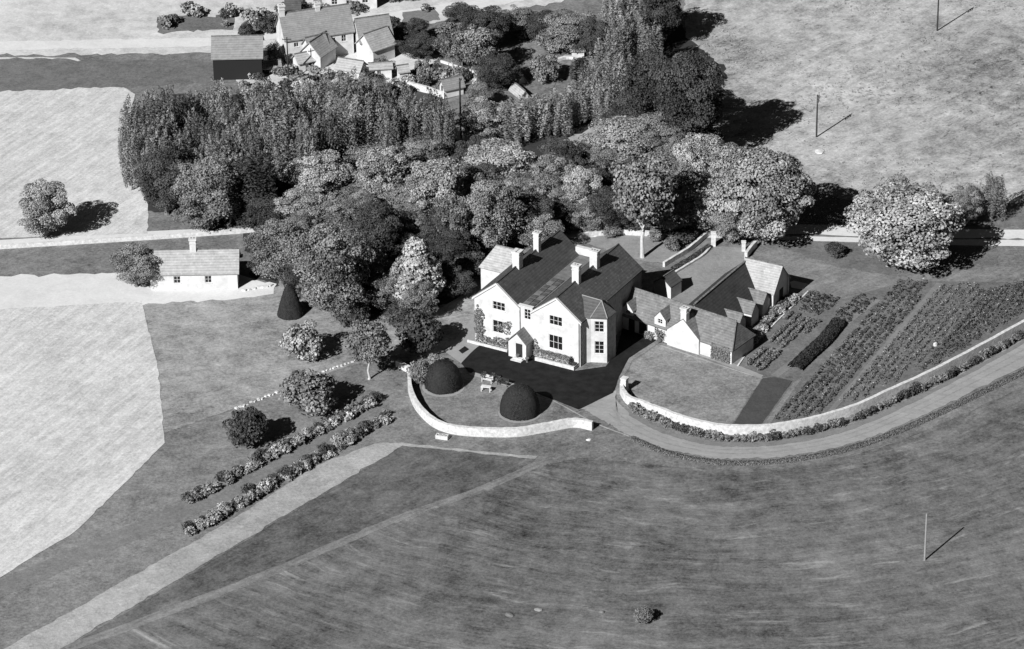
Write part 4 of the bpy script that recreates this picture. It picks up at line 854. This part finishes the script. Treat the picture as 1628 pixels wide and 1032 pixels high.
T('oak0', 968, 330, 30, 36, 'dark tree between the small light tree and the white trunk')
T('chestnut2', 1106, 258, 40, 46, 'light chestnut beside the large shadow on the pasture')
T('chestnut0', 1128, 325, 46, 42, 'light chestnut above the white pier of the court')
T('broad1', 1072, 335, 34, 36, 'mid grey tree over the court wall')
T('oak1', 1040, 215, 40, 40, 'dark tree tucked between the oak and the white trunk tree', leaf=L_mid)
T('chestnut1', 1216, 308, 68, 70, 'large light chestnut behind the barn with a shadow on the pasture')
T('chestnut0', 1158, 275, 40, 44, 'chestnut filling the gap left of the large barn chestnut')
T('broad1', 1080, 300, 40, 44, 'mid grey tree right of the white trunk tree')
T('broad2', 1165, 350, 34, 34, 'low spreading tree left of the chestnut behind the barn')
T('chestnut2', 1441, 358, 82, 66, 'huge spreading chestnut standing alone on the lane side')
T('feather1', 1425, 306, 26, 32, 'feathery tree rising behind the lone spreading chestnut')
T('feather0', 1470, 312, 26, 26, 'second feathery tree behind the lone spreading chestnut')
T('bush0', 1384, 320, 22, 22, 'bush on the lane bank left of the lone chestnut')
T('broad0', 1541, 322, 24, 30, 'small ragged tree right of the lone chestnut')
T('feather1', 1580, 308, 20, 36, 'feathery tree at the right edge above the lane', leaf=L_mid)
T('bush1', 1328, 397, 17, 13, 'small dark bush alone in the grass below the lane', name='bush', cat='bush', leaf=L_dark)
T('oak0', 1096, 145, 54, 64, 'big dark oak at the edge of the upper pasture', lift=4.0)
T('oak1', 1036, 140, 50, 58, 'dark oak left of the big pasture oak', lift=2.5)
T('broad1', 1000, 185, 34, 34, 'mid grey tree below the dark oaks', leaf=L_dark)
T('oak1', 1050, 20, 40, 46, 'dark tree at the top edge where wood meets pasture')
for i, (x, y, rx_, ry_) in enumerate(((1010, 50, 24, 44), (982, 68, 22, 42), (1035, 70, 20, 40), (962, 100, 22, 40), (992, 120, 22, 42), (942, 138, 20, 38), (918, 158, 22, 36), (888, 175, 22, 34), (960, 160, 20, 36), (1000, 15, 24, 44), (1040, 8, 24, 44), (975, 30, 22, 40))):
    T('feather%d' % (i % 2), x, y, rx_, ry_, 'feathery willow of the slanting belt, ' + ('upper' if y < 60 else 'middle' if y < 125 else 'lower') + ' stretch beside the dark oaks', group='feathery willows of the slanting belt')
T('feather0', 860, 178, 24, 34, 'feathery tree with pale trunk at the lower end of the slanting belt')
T('feather1', 820, 188, 28, 36, 'feathery tree next left of the belt end')
T('broad0', 768, 190, 36, 34, 'pale bush-like tree right of the telegraph pole', leaf=L_light)
T('broad1', 762, 150, 24, 20, 'small tree beside the tiny tool shed')
T('oak0', 789, 112, 34, 28, 'dark spreading tree behind the cold frames')
T('bush0', 866, 108, 24, 24, 'apple tree in the orchard glade', cat='tree')
T('bush1', 876, 66, 24, 20, 'second apple tree higher in the orchard glade', cat='tree')
T('fir', 921, 108, 18, 20, 'small dark fir below the summer house')
T('broad2', 907, 48, 42, 34, 'broad tree above the summer house', leaf=L_mid)
T('oak1', 945, 62, 28, 34, 'dark tree right of the summer house')
T('oak0', 862, 40, 32, 24, 'dark tree at the top centre of the view')
T('broad0', 822, 34, 34, 22, 'paler tree at the top left of centre')
T('oak1', 775, 44, 34, 34, 'large dark tree left of the top centre')
T('paletrunk', 760, 72, 34, 36, 'open tree with forked white trunk behind the village plot', leaf=L_mid)
T('paletrunk', 719, 66, 27, 34, 'tree with thin white trunk right of the garage yard', leaf=L_mid)
T('oak0', 664, 46, 18, 18, 'round dark tree standing on the village road side')
T('oak1', 665, 74, 30, 20, 'dark tree overhanging the village garage yard')
T('oak0', 735, 28, 30, 24, 'dark tree at the top edge by the road')
T('bush0', 620, 38, 16, 14, 'dark bush behind the grey village cottage', leaf=L_dark)
T('bush1', 634, 55, 12, 12, 'dark bush right of the garage', leaf=L_dark)
T('bush0', 608, 101, 15, 8, 'low bush above the flat shed', name='bush', cat='bush')
T('bush1', 391, 50, 13, 14, 'dark round tree on the far side of the village road', leaf=L_dark)
T('bush0', 424, 38, 18, 15, 'pair of round trees by the road behind the white gable', leaf=L_dark)
T('bush1', 448, 38, 9, 10, 'small tree beside the tall white chimney', leaf=L_mid)
T('fir', 486, 29, 5, 9, 'tiny cone tree beyond the road behind the long cottage')
T('feather0', 436, 82, 13, 18, 'feathery tree between long cottage and black barn')
T('feather1', 458, 92, 9, 9, 'small dark shrub before the long cottage gable', leaf=L_dark)
T('broad0', 600, 142, 26, 16, 'ragged bush at the plantation edge below the flat shed')
# west garden
T('lollipop', 585, 545, 34, 36, 'small round headed tree with white trunk on the west lawn')
T('bush0', 482, 543, 32, 32, 'pale leafy bush left of the round headed tree', name='bush', cat='bush', leaf=L_light)
T('bush1', 492, 624, 46, 38, 'large dark bush above the flower borders', name='bush', cat='bush')
T('bush0', 392, 678, 32, 34, 'dark bush cut by the left edge above the borders', name='bush', cat='bush', leaf=L_dark)
T('bush1', 668, 530, 36, 34, 'wide bush between the lawn path and the clipped yews', name='bush', cat='bush', leaf=L_dark)
T('bush0', 667, 590, 18, 22, 'bush inside the curved wall left of the left yew', name='bush', cat='bush')
T('bush1', 690, 575, 16, 12, 'pale flowering bush behind the left yew', name='bush', cat='bush', leaf=L_light)
T('bush0', 560, 500, 26, 20, 'low dark undergrowth bush below the large uneven tree', name='bush', cat='bush', leaf=L_dark)
T('bush1', 640, 500, 30, 16, 'low bush below the pale pointed tree', name='bush', cat='bush', leaf=L_dark)
T('bush0', 1023, 977, 15, 14, 'lone dark bush in the field at the bottom edge', name='bush', cat='bush')
# trees beyond the left edge of the photograph's own frame
for x, y, a_, b_, k, lb in ((330, 305, 50, 56, 'broad1', 'broad tree at the corner of the wood above the lane'), (262, 285, 44, 50, 'oak0', 'dark oak at the end of the wood by the added stubble field'), (215, 420, 36, 34, 'broad1', 'tree behind the left end of the white lodge'), (70, 330, 40, 42, 'chestnut0', 'lone chestnut at the edge of the added stubble field')):
    T(k, x, y, a_, b_, lb)
# plantation
rp = random.Random(77); poly = [(195, 215), (255, 185), (300, 192), (376, 180), (450, 178), (520, 168), (575, 166), (640, 182), (695, 208), (712, 222), (640, 232), (560, 236), (480, 270), (430, 275), (372, 325), (240, 290), (205, 265)]
pts = []
for _ in range(6000):
    x, y = rp.uniform(-60, 715), rp.uniform(125, 330)
    if inside((x, y), poly) and all((x-a_)**2+((y-b_)*2.0)**2 > (22+9*math.sin(x*.05+y*.09)**2)**2 for a_, b_ in pts): pts.append((x, y))
for i, (x, y) in enumerate(pts):
    k = rp.uniform(.75, 1.3); T('feather%d' % (i % 2), x, y-16, 18*k*rp.uniform(.85, 1.2), 43*k, ('slender' if k < 1 else 'tall') + ' feathery tree in the ' + ('rear' if y < 205 else 'front') + ' ranks of the plantation, ' + ('left part' if x < 450 else 'right part'), group='feathery trees of the plantation', leaf=rp.choice([L_feather, L_feather, L_mid, L_willow2]))
for x, y, a_, b_, lb in ((938, 360, 14, 12, 'grey bush breaking the boundary wall behind the left ridge'), (972, 366, 16, 12, 'grey bush before the boundary wall in the middle'), (1045, 372, 16, 12, 'grey bush before the boundary wall right of the white trunk'), (1068, 388, 14, 12, 'grey bush on the bank by the court bed')):
    T('bush1', x, y, a_, b_, lb, name='bush', cat='bush')
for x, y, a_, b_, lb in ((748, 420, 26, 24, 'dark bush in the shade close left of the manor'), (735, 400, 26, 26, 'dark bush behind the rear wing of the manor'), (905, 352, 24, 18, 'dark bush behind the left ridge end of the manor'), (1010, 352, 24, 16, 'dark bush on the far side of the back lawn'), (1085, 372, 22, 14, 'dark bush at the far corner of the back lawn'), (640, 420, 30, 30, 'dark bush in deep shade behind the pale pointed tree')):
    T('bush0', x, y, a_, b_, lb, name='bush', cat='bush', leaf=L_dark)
belt = [(400, 345), (470, 300), (560, 235), (720, 235), (850, 250), (980, 215), (1120, 215), (1150, 330), (1110, 350), (1000, 335), (900, 340), (850, 360), (745, 360), (730, 440), (690, 470), (600, 480), (540, 470), (410, 425)]
got = []
for _ in range(3000):
    x, y = rp.uniform(390, 1150), rp.uniform(210, 485)
    if inside((x, y), belt) and all((x-a_)**2+((y-b_)*1.6)**2 > 44**2 for a_, b_ in got): got.append((x, y))
for i, (x, y) in enumerate(got):
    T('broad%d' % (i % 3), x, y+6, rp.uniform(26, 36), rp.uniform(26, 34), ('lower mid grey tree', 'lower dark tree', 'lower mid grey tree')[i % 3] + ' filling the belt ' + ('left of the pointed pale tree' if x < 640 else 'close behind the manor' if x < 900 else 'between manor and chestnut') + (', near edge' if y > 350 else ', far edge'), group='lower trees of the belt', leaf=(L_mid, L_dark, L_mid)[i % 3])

# ------------------------------------------------------------------ small repeated plants and stones
def small_bush(seed, a, c, lm, nm='shrub', ls=.075, k=14, per=26):
    me = lobed_crown(nm, seed, a, c, k, a*.42, per, ls, wild=.6, ragged=.3); me.materials.append(lm); return me
SB = {('m', i): small_bush(200+i, .5, .55, L_mid) for i in range(3)}
SB.update({('l', i): small_bush(210+i, .6, .5, L_flower, ls=.085) for i in range(3)})
SB.update({('d', i): small_bush(220+i, .6, .55, L_dark) for i in range(3)})
SB.update({('g', i): small_bush(230+i, .6, .55, L_light) for i in range(3)})
SB.update({('v', i): small_bush(240+i, .38, .34, L_veg, ls=.075, k=9, per=16) for i in range(3)})
def shrub(key, px, py, s, label, group, name='shrub', cat='shrub', zs=1.0):
    q = P(px, py, 0); me = SB[(key, rt.randrange(3))]; o = link(name, me); o.location = (q.x, q.y, .45*s*zs); o.scale = (s, s, s*zs); o.rotation_euler.z = rt.uniform(0, 6.28)
    return tag(o, label, cat, group)
line = spline([(1004, 651), (1043, 671), (1090, 688), (1140, 699), (1186, 702), (1238, 698), (1300, 686), (1360, 668), (1416, 643), (1494, 607), (1586, 558), (1680, 506)], 900)
acc = 0; last = line[0]; nxt = 0
for p in line:
    acc += math.hypot(p[0]-last[0], (p[1]-last[1])); last = p
    if acc > nxt:
        nxt += rt.uniform(7.5, 11); s = rt.uniform(.8, 1.15)
        if rt.random() < .1: continue
        k = rt.choice('mmmd'); shrub(k, p[0]+rt.uniform(-1, 1), p[1]+rt.uniform(-1, 1), s, 'dark leafy rose bush in the row at the foot of the long curved wall', 'rose bushes along the long curved wall', 'rose_bush', 'bush', rt.uniform(1.0, 1.35))
def border(la, lb, n, w_, where, grp, sc_=.92):
    for i in range(n):
        t = (i+rt.uniform(-.3, .3))/n; x = la[0]+(lb[0]-la[0])*t; y = la[1]+(lb[1]-la[1])*t
        for side in (-1, 0, 1):
            if rt.random() < .2: continue
            k = rt.choice('lgm' if side == 1 else 'dmg' if side == -1 else 'mgdl'); s = rt.uniform(.6, 1.5)
            tone = {'l': 'pale flowering', 'g': 'light leafy', 'm': 'mid grey leafy', 'd': 'dark leafy'}[k]
            shrub(k, x+side*w_*.35+rt.uniform(-2, 2), y+side*w_+rt.uniform(-1, 1), s*sc_, f'{tone} shrub {where}', grp, 'border_shrub', 'shrub', rt.uniform(.8, 1.2))
border((376, 756), (604, 634), 34, 4.4, 'in the upper of the two flower borders', 'shrubs of the upper flower border')
border((376, 806), (622, 662), 34, 4.8, 'in the lower of the two flower borders', 'shrubs of the lower flower border')
border((300, 796), (370, 760), 8, 4.6, 'in the stretch of the upper border beyond the lawn corner', 'shrubs of the far left upper border')
border((300, 846), (370, 809), 8, 4.6, 'in the stretch of the lower border beyond the lawn corner', 'shrubs of the far left lower border')
border((1190, 548), (1268, 466), 13, 4.0, 'in the bright cottage border beside the barn path', 'shrubs of the cottage border', .75)
for i in range(46):
    x, y = rt.uniform(385, 500), rt.uniform(112, 172)
    shrub(rt.choice('lgmmd'), x, y, rt.uniform(1.0, 1.7), 'leafy shrub in the village gardens above the plantation', 'shrubs of the village gardens', 'garden_shrub', 'shrub')
for i in range(40):
    t = rt.random(); x, y = rt.uniform(655, 780), 0; y = 112+(x-655)*.22+rt.uniform(-8, 8)
    shrub(rt.choice('gmmd'), x, y, rt.uniform(.7, 1.3), 'tall climbing bean plant in the village plot', 'bean plants in the village plot', 'bean_plant', 'plant', 1.6)
for i in range(34):
    x = rt.uniform(250, 720); y = 50-(x-376)*.09*(x > 376)-rt.uniform(4, 30)
    shrub(rt.choice('gmmdd'), x, y, rt.uniform(1.0, 2.4), 'leafy shrub in the roadside gardens beyond the village', 'shrubs of the roadside gardens', 'garden_shrub', 'shrub')
for i in range(60):
    x, y = rt.uniform(470, 700), 0; y = 146-(x-470)*.05+rt.uniform(-20, 14)
    shrub(rt.choice('lgmmd'), x, y, rt.uniform(.8, 1.8), 'leafy shrub between village sheds and plantation', 'shrubs among the village sheds', 'garden_shrub', 'shrub')
st = MB(); st.box((-.28, -.2, 0), (.28, .2, .2)); st.v = [(x*(.8 if z > .1 else 1)+.03*math.sin(i*5), y*(.8 if z > .1 else 1), z) for i, (x, y, z) in enumerate(st.v)]; sme = bpy.data.meshes.new('stone'); sme.from_pydata(st.v, [], st.f); sme.materials.append(M_stonewall)
def stones(la, lb, n, lab, grp, s0=1.0):
    for i in range(n):
        t = i/(n-1); x = la[0]+(lb[0]-la[0])*t; y = la[1]+(lb[1]-la[1])*t
        q = P(x, y+rt.uniform(-1, 1), 0); o = link('edging_stone', sme); o.location = q+Vector((0, 0, .02)); o.rotation_euler.z = rt.uniform(0, 3); s = rt.uniform(.6, 1.2)*s0; o.scale = (s, s*.9, s); tag(o, lab, 'stone', grp)
stones((376, 650), (440, 625), 12, 'white edging stone left of the large dark bush', 'edging stones left of the large bush', .8)
stones((508, 594), (566, 574), 11, 'white edging stone between large dark bush and round tree', 'edging stones right of the large bush', .8)
stones((388, 462), (430, 456), 6, 'dark edged stone lying in the pale lodge yard', 'stones in the lodge yard', 1.3)

# kitchen garden beds: plants one can tell apart are objects of their own
def bedpts(px, d0, d1, row, gap, jit=.08):
    g_ = gp(px); a, b = P(*d0), P(*d1); d = (b-a).to_2d().normalized(); n_ = Vector((-d.y, d.x)); c = sum(g_, Vector((0, 0)))/len(g_); out = []
    for i in range(-60, 61):
        for j in range(-120, 121):
            p = c+n_*(i*row)+d*(j*gap)
            if inside(p, g_): out.append((p.x+rt.gauss(0, jit), p.y+rt.gauss(0, jit)))
    return out
for px, lab, grp in (([(1182, 577), (1209, 551), (1250, 562), (1214, 596)], 'leafy vegetable plant in the nearest bed beside the outbuilding', 'vegetables of the nearest bed'),
                     ([(1212, 544), (1258, 499), (1300, 511), (1253, 556)], 'leafy vegetable plant in the second bed from the outbuilding', 'vegetables of the second bed')):
    for (x, y) in bedpts(px, (1214, 596), (1300, 511), .95, .72):
        o = link('vegetable_plant', SB[('v', rt.randrange(3))]); o.location = (x, y, .25); s = rt.uniform(.8, 1.15); o.scale = (s, s, s); o.rotation_euler.z = rt.uniform(0, 6); tag(o, lab, 'vegetable', grp)
def bedstuff(name, label, px, d0, d1, row, gap, r_, lm, ls=.09, per=12, flowers=.15, skip=.1, seed=1):
    rs = np.random.RandomState(seed); C, N, T_ = [], [], []; fl = []
    pts = bedpts(px, d0, d1, row, gap, .1)
    for (x, y) in pts:
        if rs.rand() < skip+.25*math.sin(x*.35)*math.sin(y*.3+seed): continue
        rr = r_*rs.uniform(.6, 1.35); k = int(per*rs.uniform(.6, 1.4)); d = rs.normal(size=(k, 3)); d /= np.linalg.norm(d, axis=1, keepdims=True); d[:, 2] = abs(d[:, 2])
        C.append(np.array([x, y, .04])+d*rr*np.array([1, 1, 1.25])); N.append(d+rs.normal(size=(k, 3))*.5); T_.append(np.clip(rs.normal(rs.uniform(.2, .8), .2, k), 0, 1))
        if rs.rand() < flowers: fl.append((x, y, rr*1.25))
    c = np.concatenate(C); me = leafcloud(name, c, np.concatenate(N), rs.uniform(.7, 1.3, len(c))*ls, tone=np.concatenate(T_)); o = placed(me, name, lm, label, 'garden crop', kind='stuff')
    if fl:
        f = np.repeat(np.array(fl), 4, 0)+rs.normal(size=(len(fl)*4, 3))*.12; me = leafcloud('flowers', f, np.tile([0, -.3, 1.], (len(f), 1))+rs.normal(size=(len(f), 3))*.4, np.full(len(f), .06)); me.materials.append(L_flower); link('flower_heads', me, o)
D0, D1 = (1230, 669), (1430, 447)
bedstuff('vegetable_rows', 'dark leafy crop in the far left plot of the kitchen garden', [(1270, 492), (1287, 464), (1337, 476), (1303, 503)], D0, D1, .6, .4, .28, L_vegd, flowers=.08, seed=2)
bedstuff('vegetable_rows', 'dark leafy crop beyond the asparagus row', [(1329, 502), (1365, 465), (1389, 475), (1350, 516)], D0, D1, .6, .4, .28, L_vegd, flowers=.1, seed=3)
bedstuff('flower_rows', 'long bed of dark leafy flower rows in the middle of the kitchen garden', [(1230, 669), (1426, 446), (1481, 451), (1306, 656), (1270, 668)], D0, D1, .95, .36, .33, L_dark, flowers=.16, seed=4)
bedstuff('flower_rows', 'wedge bed of leafy flower rows in the right of the kitchen garden', [(1337, 640), (1495, 453), (1560, 452), (1560, 500), (1440, 595), (1365, 636)], D0, D1, .95, .36, .3, L_veg, flowers=.2, skip=.2, seed=5)
bedstuff('flower_rows', 'darkest flower rows at the right edge of the kitchen garden', [(1455, 595), (1490, 555), (1560, 465), (1660, 440), (1660, 480), (1586, 522), (1500, 572)], D0, D1, .8, .34, .38, L_dark, flowers=.12, seed=6)

# rough grass tussocks of the pasture and the field
def tussocks(name, label, px, n, lm, seed, s0=.28):
    g_ = gp(px); rs = np.random.RandomState(seed); xs = [q.x for q in g_]; ys = [q.y for q in g_]; C, N = [], []
    while len(C) < n:
        x, y = rs.uniform(min(xs), max(xs)), rs.uniform(min(ys), max(ys))
        if inside((x, y), g_) and math.sin(x*.21+math.sin(y*.13)*2)+math.sin(y*.17+x*.05)+rs.normal()*.8 > .6: C.append((x, y))
    c = np.repeat(np.array(C), 5, 0); c = c+rs.normal(size=c.shape)*.16; c3 = np.concatenate([c, rs.uniform(.02, .2, (len(c), 1))], 1)
    placed(leafcloud(name, c3, np.tile([0, 0, 1.], (len(c), 1))+rs.normal(size=(len(c), 3))*.6, rs.uniform(.5, 1.2, len(c))*s0*.5), name, lm, label, 'grass', kind='stuff')
tussocks('grass_tussocks', 'dark rough grass tussocks scattered over the upper pasture', [(1110, 0), (1100, 60), (1165, 110), (1160, 190), (1240, 300), (1400, 310), (1640, 310), (1640, 0)], 1100, leafmat('leaf_tussock', .3, .4), 5, .17)

# ------------------------------------------------------------------ poles, furniture, odds and ends
def pole(px, py, h, m_, label, arms=0, ax=0.0, r_=.13):
    q = P(px, py, 0); e = empty('telegraph_pole', q, ax); m = MB(); m.tube([(0, 0, -.3), (0, 0, h)], [r_, r_*.75], 8); m.build('post', m_, e)
    for i in range(arms):
        a = MB(); z = h-.35-i*.42; a.box((-.65, -.16, z), (.65, -.10, z+.09)); c = a.build('crossarm', m_, e)
        b = MB()
        for x in (-.58, -.25, .25, .58): b.tube([(x, -.13, z+.09), (x, -.13, z+.24)], [.05, .035], 6)
        b.build('insulator', M_lead, c)
    return tag(e, label, 'telegraph pole')
k_ = lambda x, y: PPM(x, y)*.883
pole(1298, 218, 65/k_(1298, 218), M_pole, 'dark telegraph pole with crossarms on the upper pasture', 3, R(75))
pole(1490, 49, 70/k_(1490, 49), M_pole, 'dark telegraph pole at the top right of the pasture', 3, R(75))
pole(1470, 891, 76/k_(1470, 891), M_palepole, 'thin pale pole standing in the front field at lower right', 0, 0, .12)
pole(733, 228, 100/k_(733, 228), M_pole, 'tall dark telegraph pole between the plantation and the pale tree', 1, R(75), .16)
pole(459, 128, 66/k_(459, 128), M_pole, 'dark pole in the village yard before the long cottage', 1, 0, .11)
# white slatted garden table and bench
q = P(773, 622, 0); e = empty('garden_table', q, R(-15)); m = MB()
for i in range(5): m.box((-.62, -.3+i*.12, .68), (.62, -.2+i*.12, .72))
m.box((-.6, -.29, .62), (.6, .29, .678)); m.build('tabletop', M_trim, e)
for sx in (-1, 1):
    for sy in (-1, 1): l = MB(); l.box((sx*.55-.05, sy*.24-.05, 0), (sx*.55+.05, sy*.24+.05, .618)); l.build('leg', M_trim, e)
tag(e, 'small white garden table on the lawn between the two yews', 'table')
def bench(px, py, rz, m_, label):
    e = empty('garden_bench', P(px, py, 0), rz); m = MB()
    for i in range(4): m.box((-.7, -.25+i*.125, .42), (.7, -.15+i*.125, .46))
    m.build('seat', m_, e); b = MB()
    for i in range(3): b.box((-.7, .27, .55+i*.14), (.7, .31, .64+i*.14))
    b.build('backrest', m_, e)
    for sx in (-1, 1):
        l = MB(); l.box((sx*.65-.04, -.24, 0), (sx*.65+.04, -.16, .62)); l.build('leg', m_, e); l = MB(); l.box((sx*.65-.04, .2, 0), (sx*.65+.04, .269, .95)); l.build('leg', m_, e)
    return tag(e, label, 'bench')
bench(775, 608, R(-27), M_trim, 'white garden bench behind the white table')
bench(800, 613, R(-27), M_pole, 'dark garden bench on the terrace edge by the right yew')
for px, py, lb in ((770, 604, 'dark potted shrub left of the white bench'), (784, 606, 'dark potted shrub right of the white bench'), (793, 611, 'dark potted shrub beside the dark bench')):
    q = P(px, py, 0); e = empty('potted_shrub', q); m = MB(); m.tube([(0, 0, 0), (0, 0, .4)], [.22, .28], 10); m.build('pot', M_lead, e)
    o = link('foliage', SB[('d', 0)], e); o.location = (0, 0, .75); o.scale = (.8, .8, .8); tag(e, lb, 'potted plant')
for px, py, lb in ((823, 571, 'small urn left of the porch doorstep'), (838, 576, 'small urn right of the porch doorstep')):
    q = P(px, py, 0); m = MB(); m.tube([(0, 0, 0), (0, 0, .1), (0, 0, .25), (0, 0, .6), (0, 0, .65)], [.2, .1, .12, .28, .24], 10); o = m.build('stone_urn', M_lead); o.location = q; tag(o, lb, 'urn')
# trough
q = P(703, 697, 0); m = MB(); m.box((-.75, -.32, 0), (.75, .32, .12)); m.box((-.75, -.32, .12), (-.62, .32, .5)); m.box((.62, -.32, .12), (.75, .32, .5)); m.box((-.62, -.32, .12), (.62, -.2, .5)); m.box((-.62, .2, .12), (.62, .32, .5))
e = empty('stone_trough', q, R(-14)); m.build('basin', M_stonewall, e); o = link('plants', SB[('g', 1)], e); o.location = (0, 0, .42); o.scale = (1.0, .4, .35); tag(e, 'planted stone trough on the grass outside the curved wall', 'trough')
def rock(px, py, s, label, name='stone_block', m_=None, cat='stone', flat=.5):
    q = P(px, py, 0); rs_ = random.Random(int(px*7+py)); bm_ = bmesh.new(); bmesh.ops.create_icosphere(bm_, subdivisions=2, radius=1)
    for v_ in bm_.verts: v_.co *= rs_.uniform(.82, 1.1); v_.co.z = max(v_.co.z*flat, -.2)
    me = bpy.data.meshes.new(name); bm_.to_mesh(me); bm_.free(); o = link(name, me, None, m_ or M_stonewall); o.location = (q.x, q.y, .05); o.scale = (s, s*.7, s); o.rotation_euler.z = rs_.uniform(0, 3); return tag(o, label, cat)
rock(936, 700, .35, 'small white stone on the grass by the wall end'); rock(1303, 241, 1.0, 'flat pale slab lying on the pasture below the pole', flat=.2)
rock(1487, 549, .42, 'round white stone among the right flower rows', flat=1.0); rock(810, 978, .6, 'pale rubble heap in the field at bottom left of centre', m_=M_lead, flat=.25); rock(856, 970, .5, 'small pale rubble at the bottom of the field', m_=M_palepole, flat=.25); rock(957, 974, .35, 'dark clod in the field left of the lone bush', m_=M_lead)
rock(691, 418, .2, 'grey stone under the trees by the manor', m_=M_lead)
rock(1002, 638, .5, 'pale rock at the foot of the wall bend by the gate pier')
for px, py, n in ((706, 128, 0), (720, 131, 0), (676, 122, 0), (662, 117, 0), (735, 118, 0), (690, 118, 0), (750, 122, 0), (700, 112, 0)):
    m = MB(); m.tube([(0, 0, 0), (0, 0, 1.9)], [.06, .05], 5); o = m.build('bean_pole', M_palepole); o.location = P(px, py, 0); tag(o, 'thin upright bean pole in the village plot', 'pole', 'bean poles in the village plot')
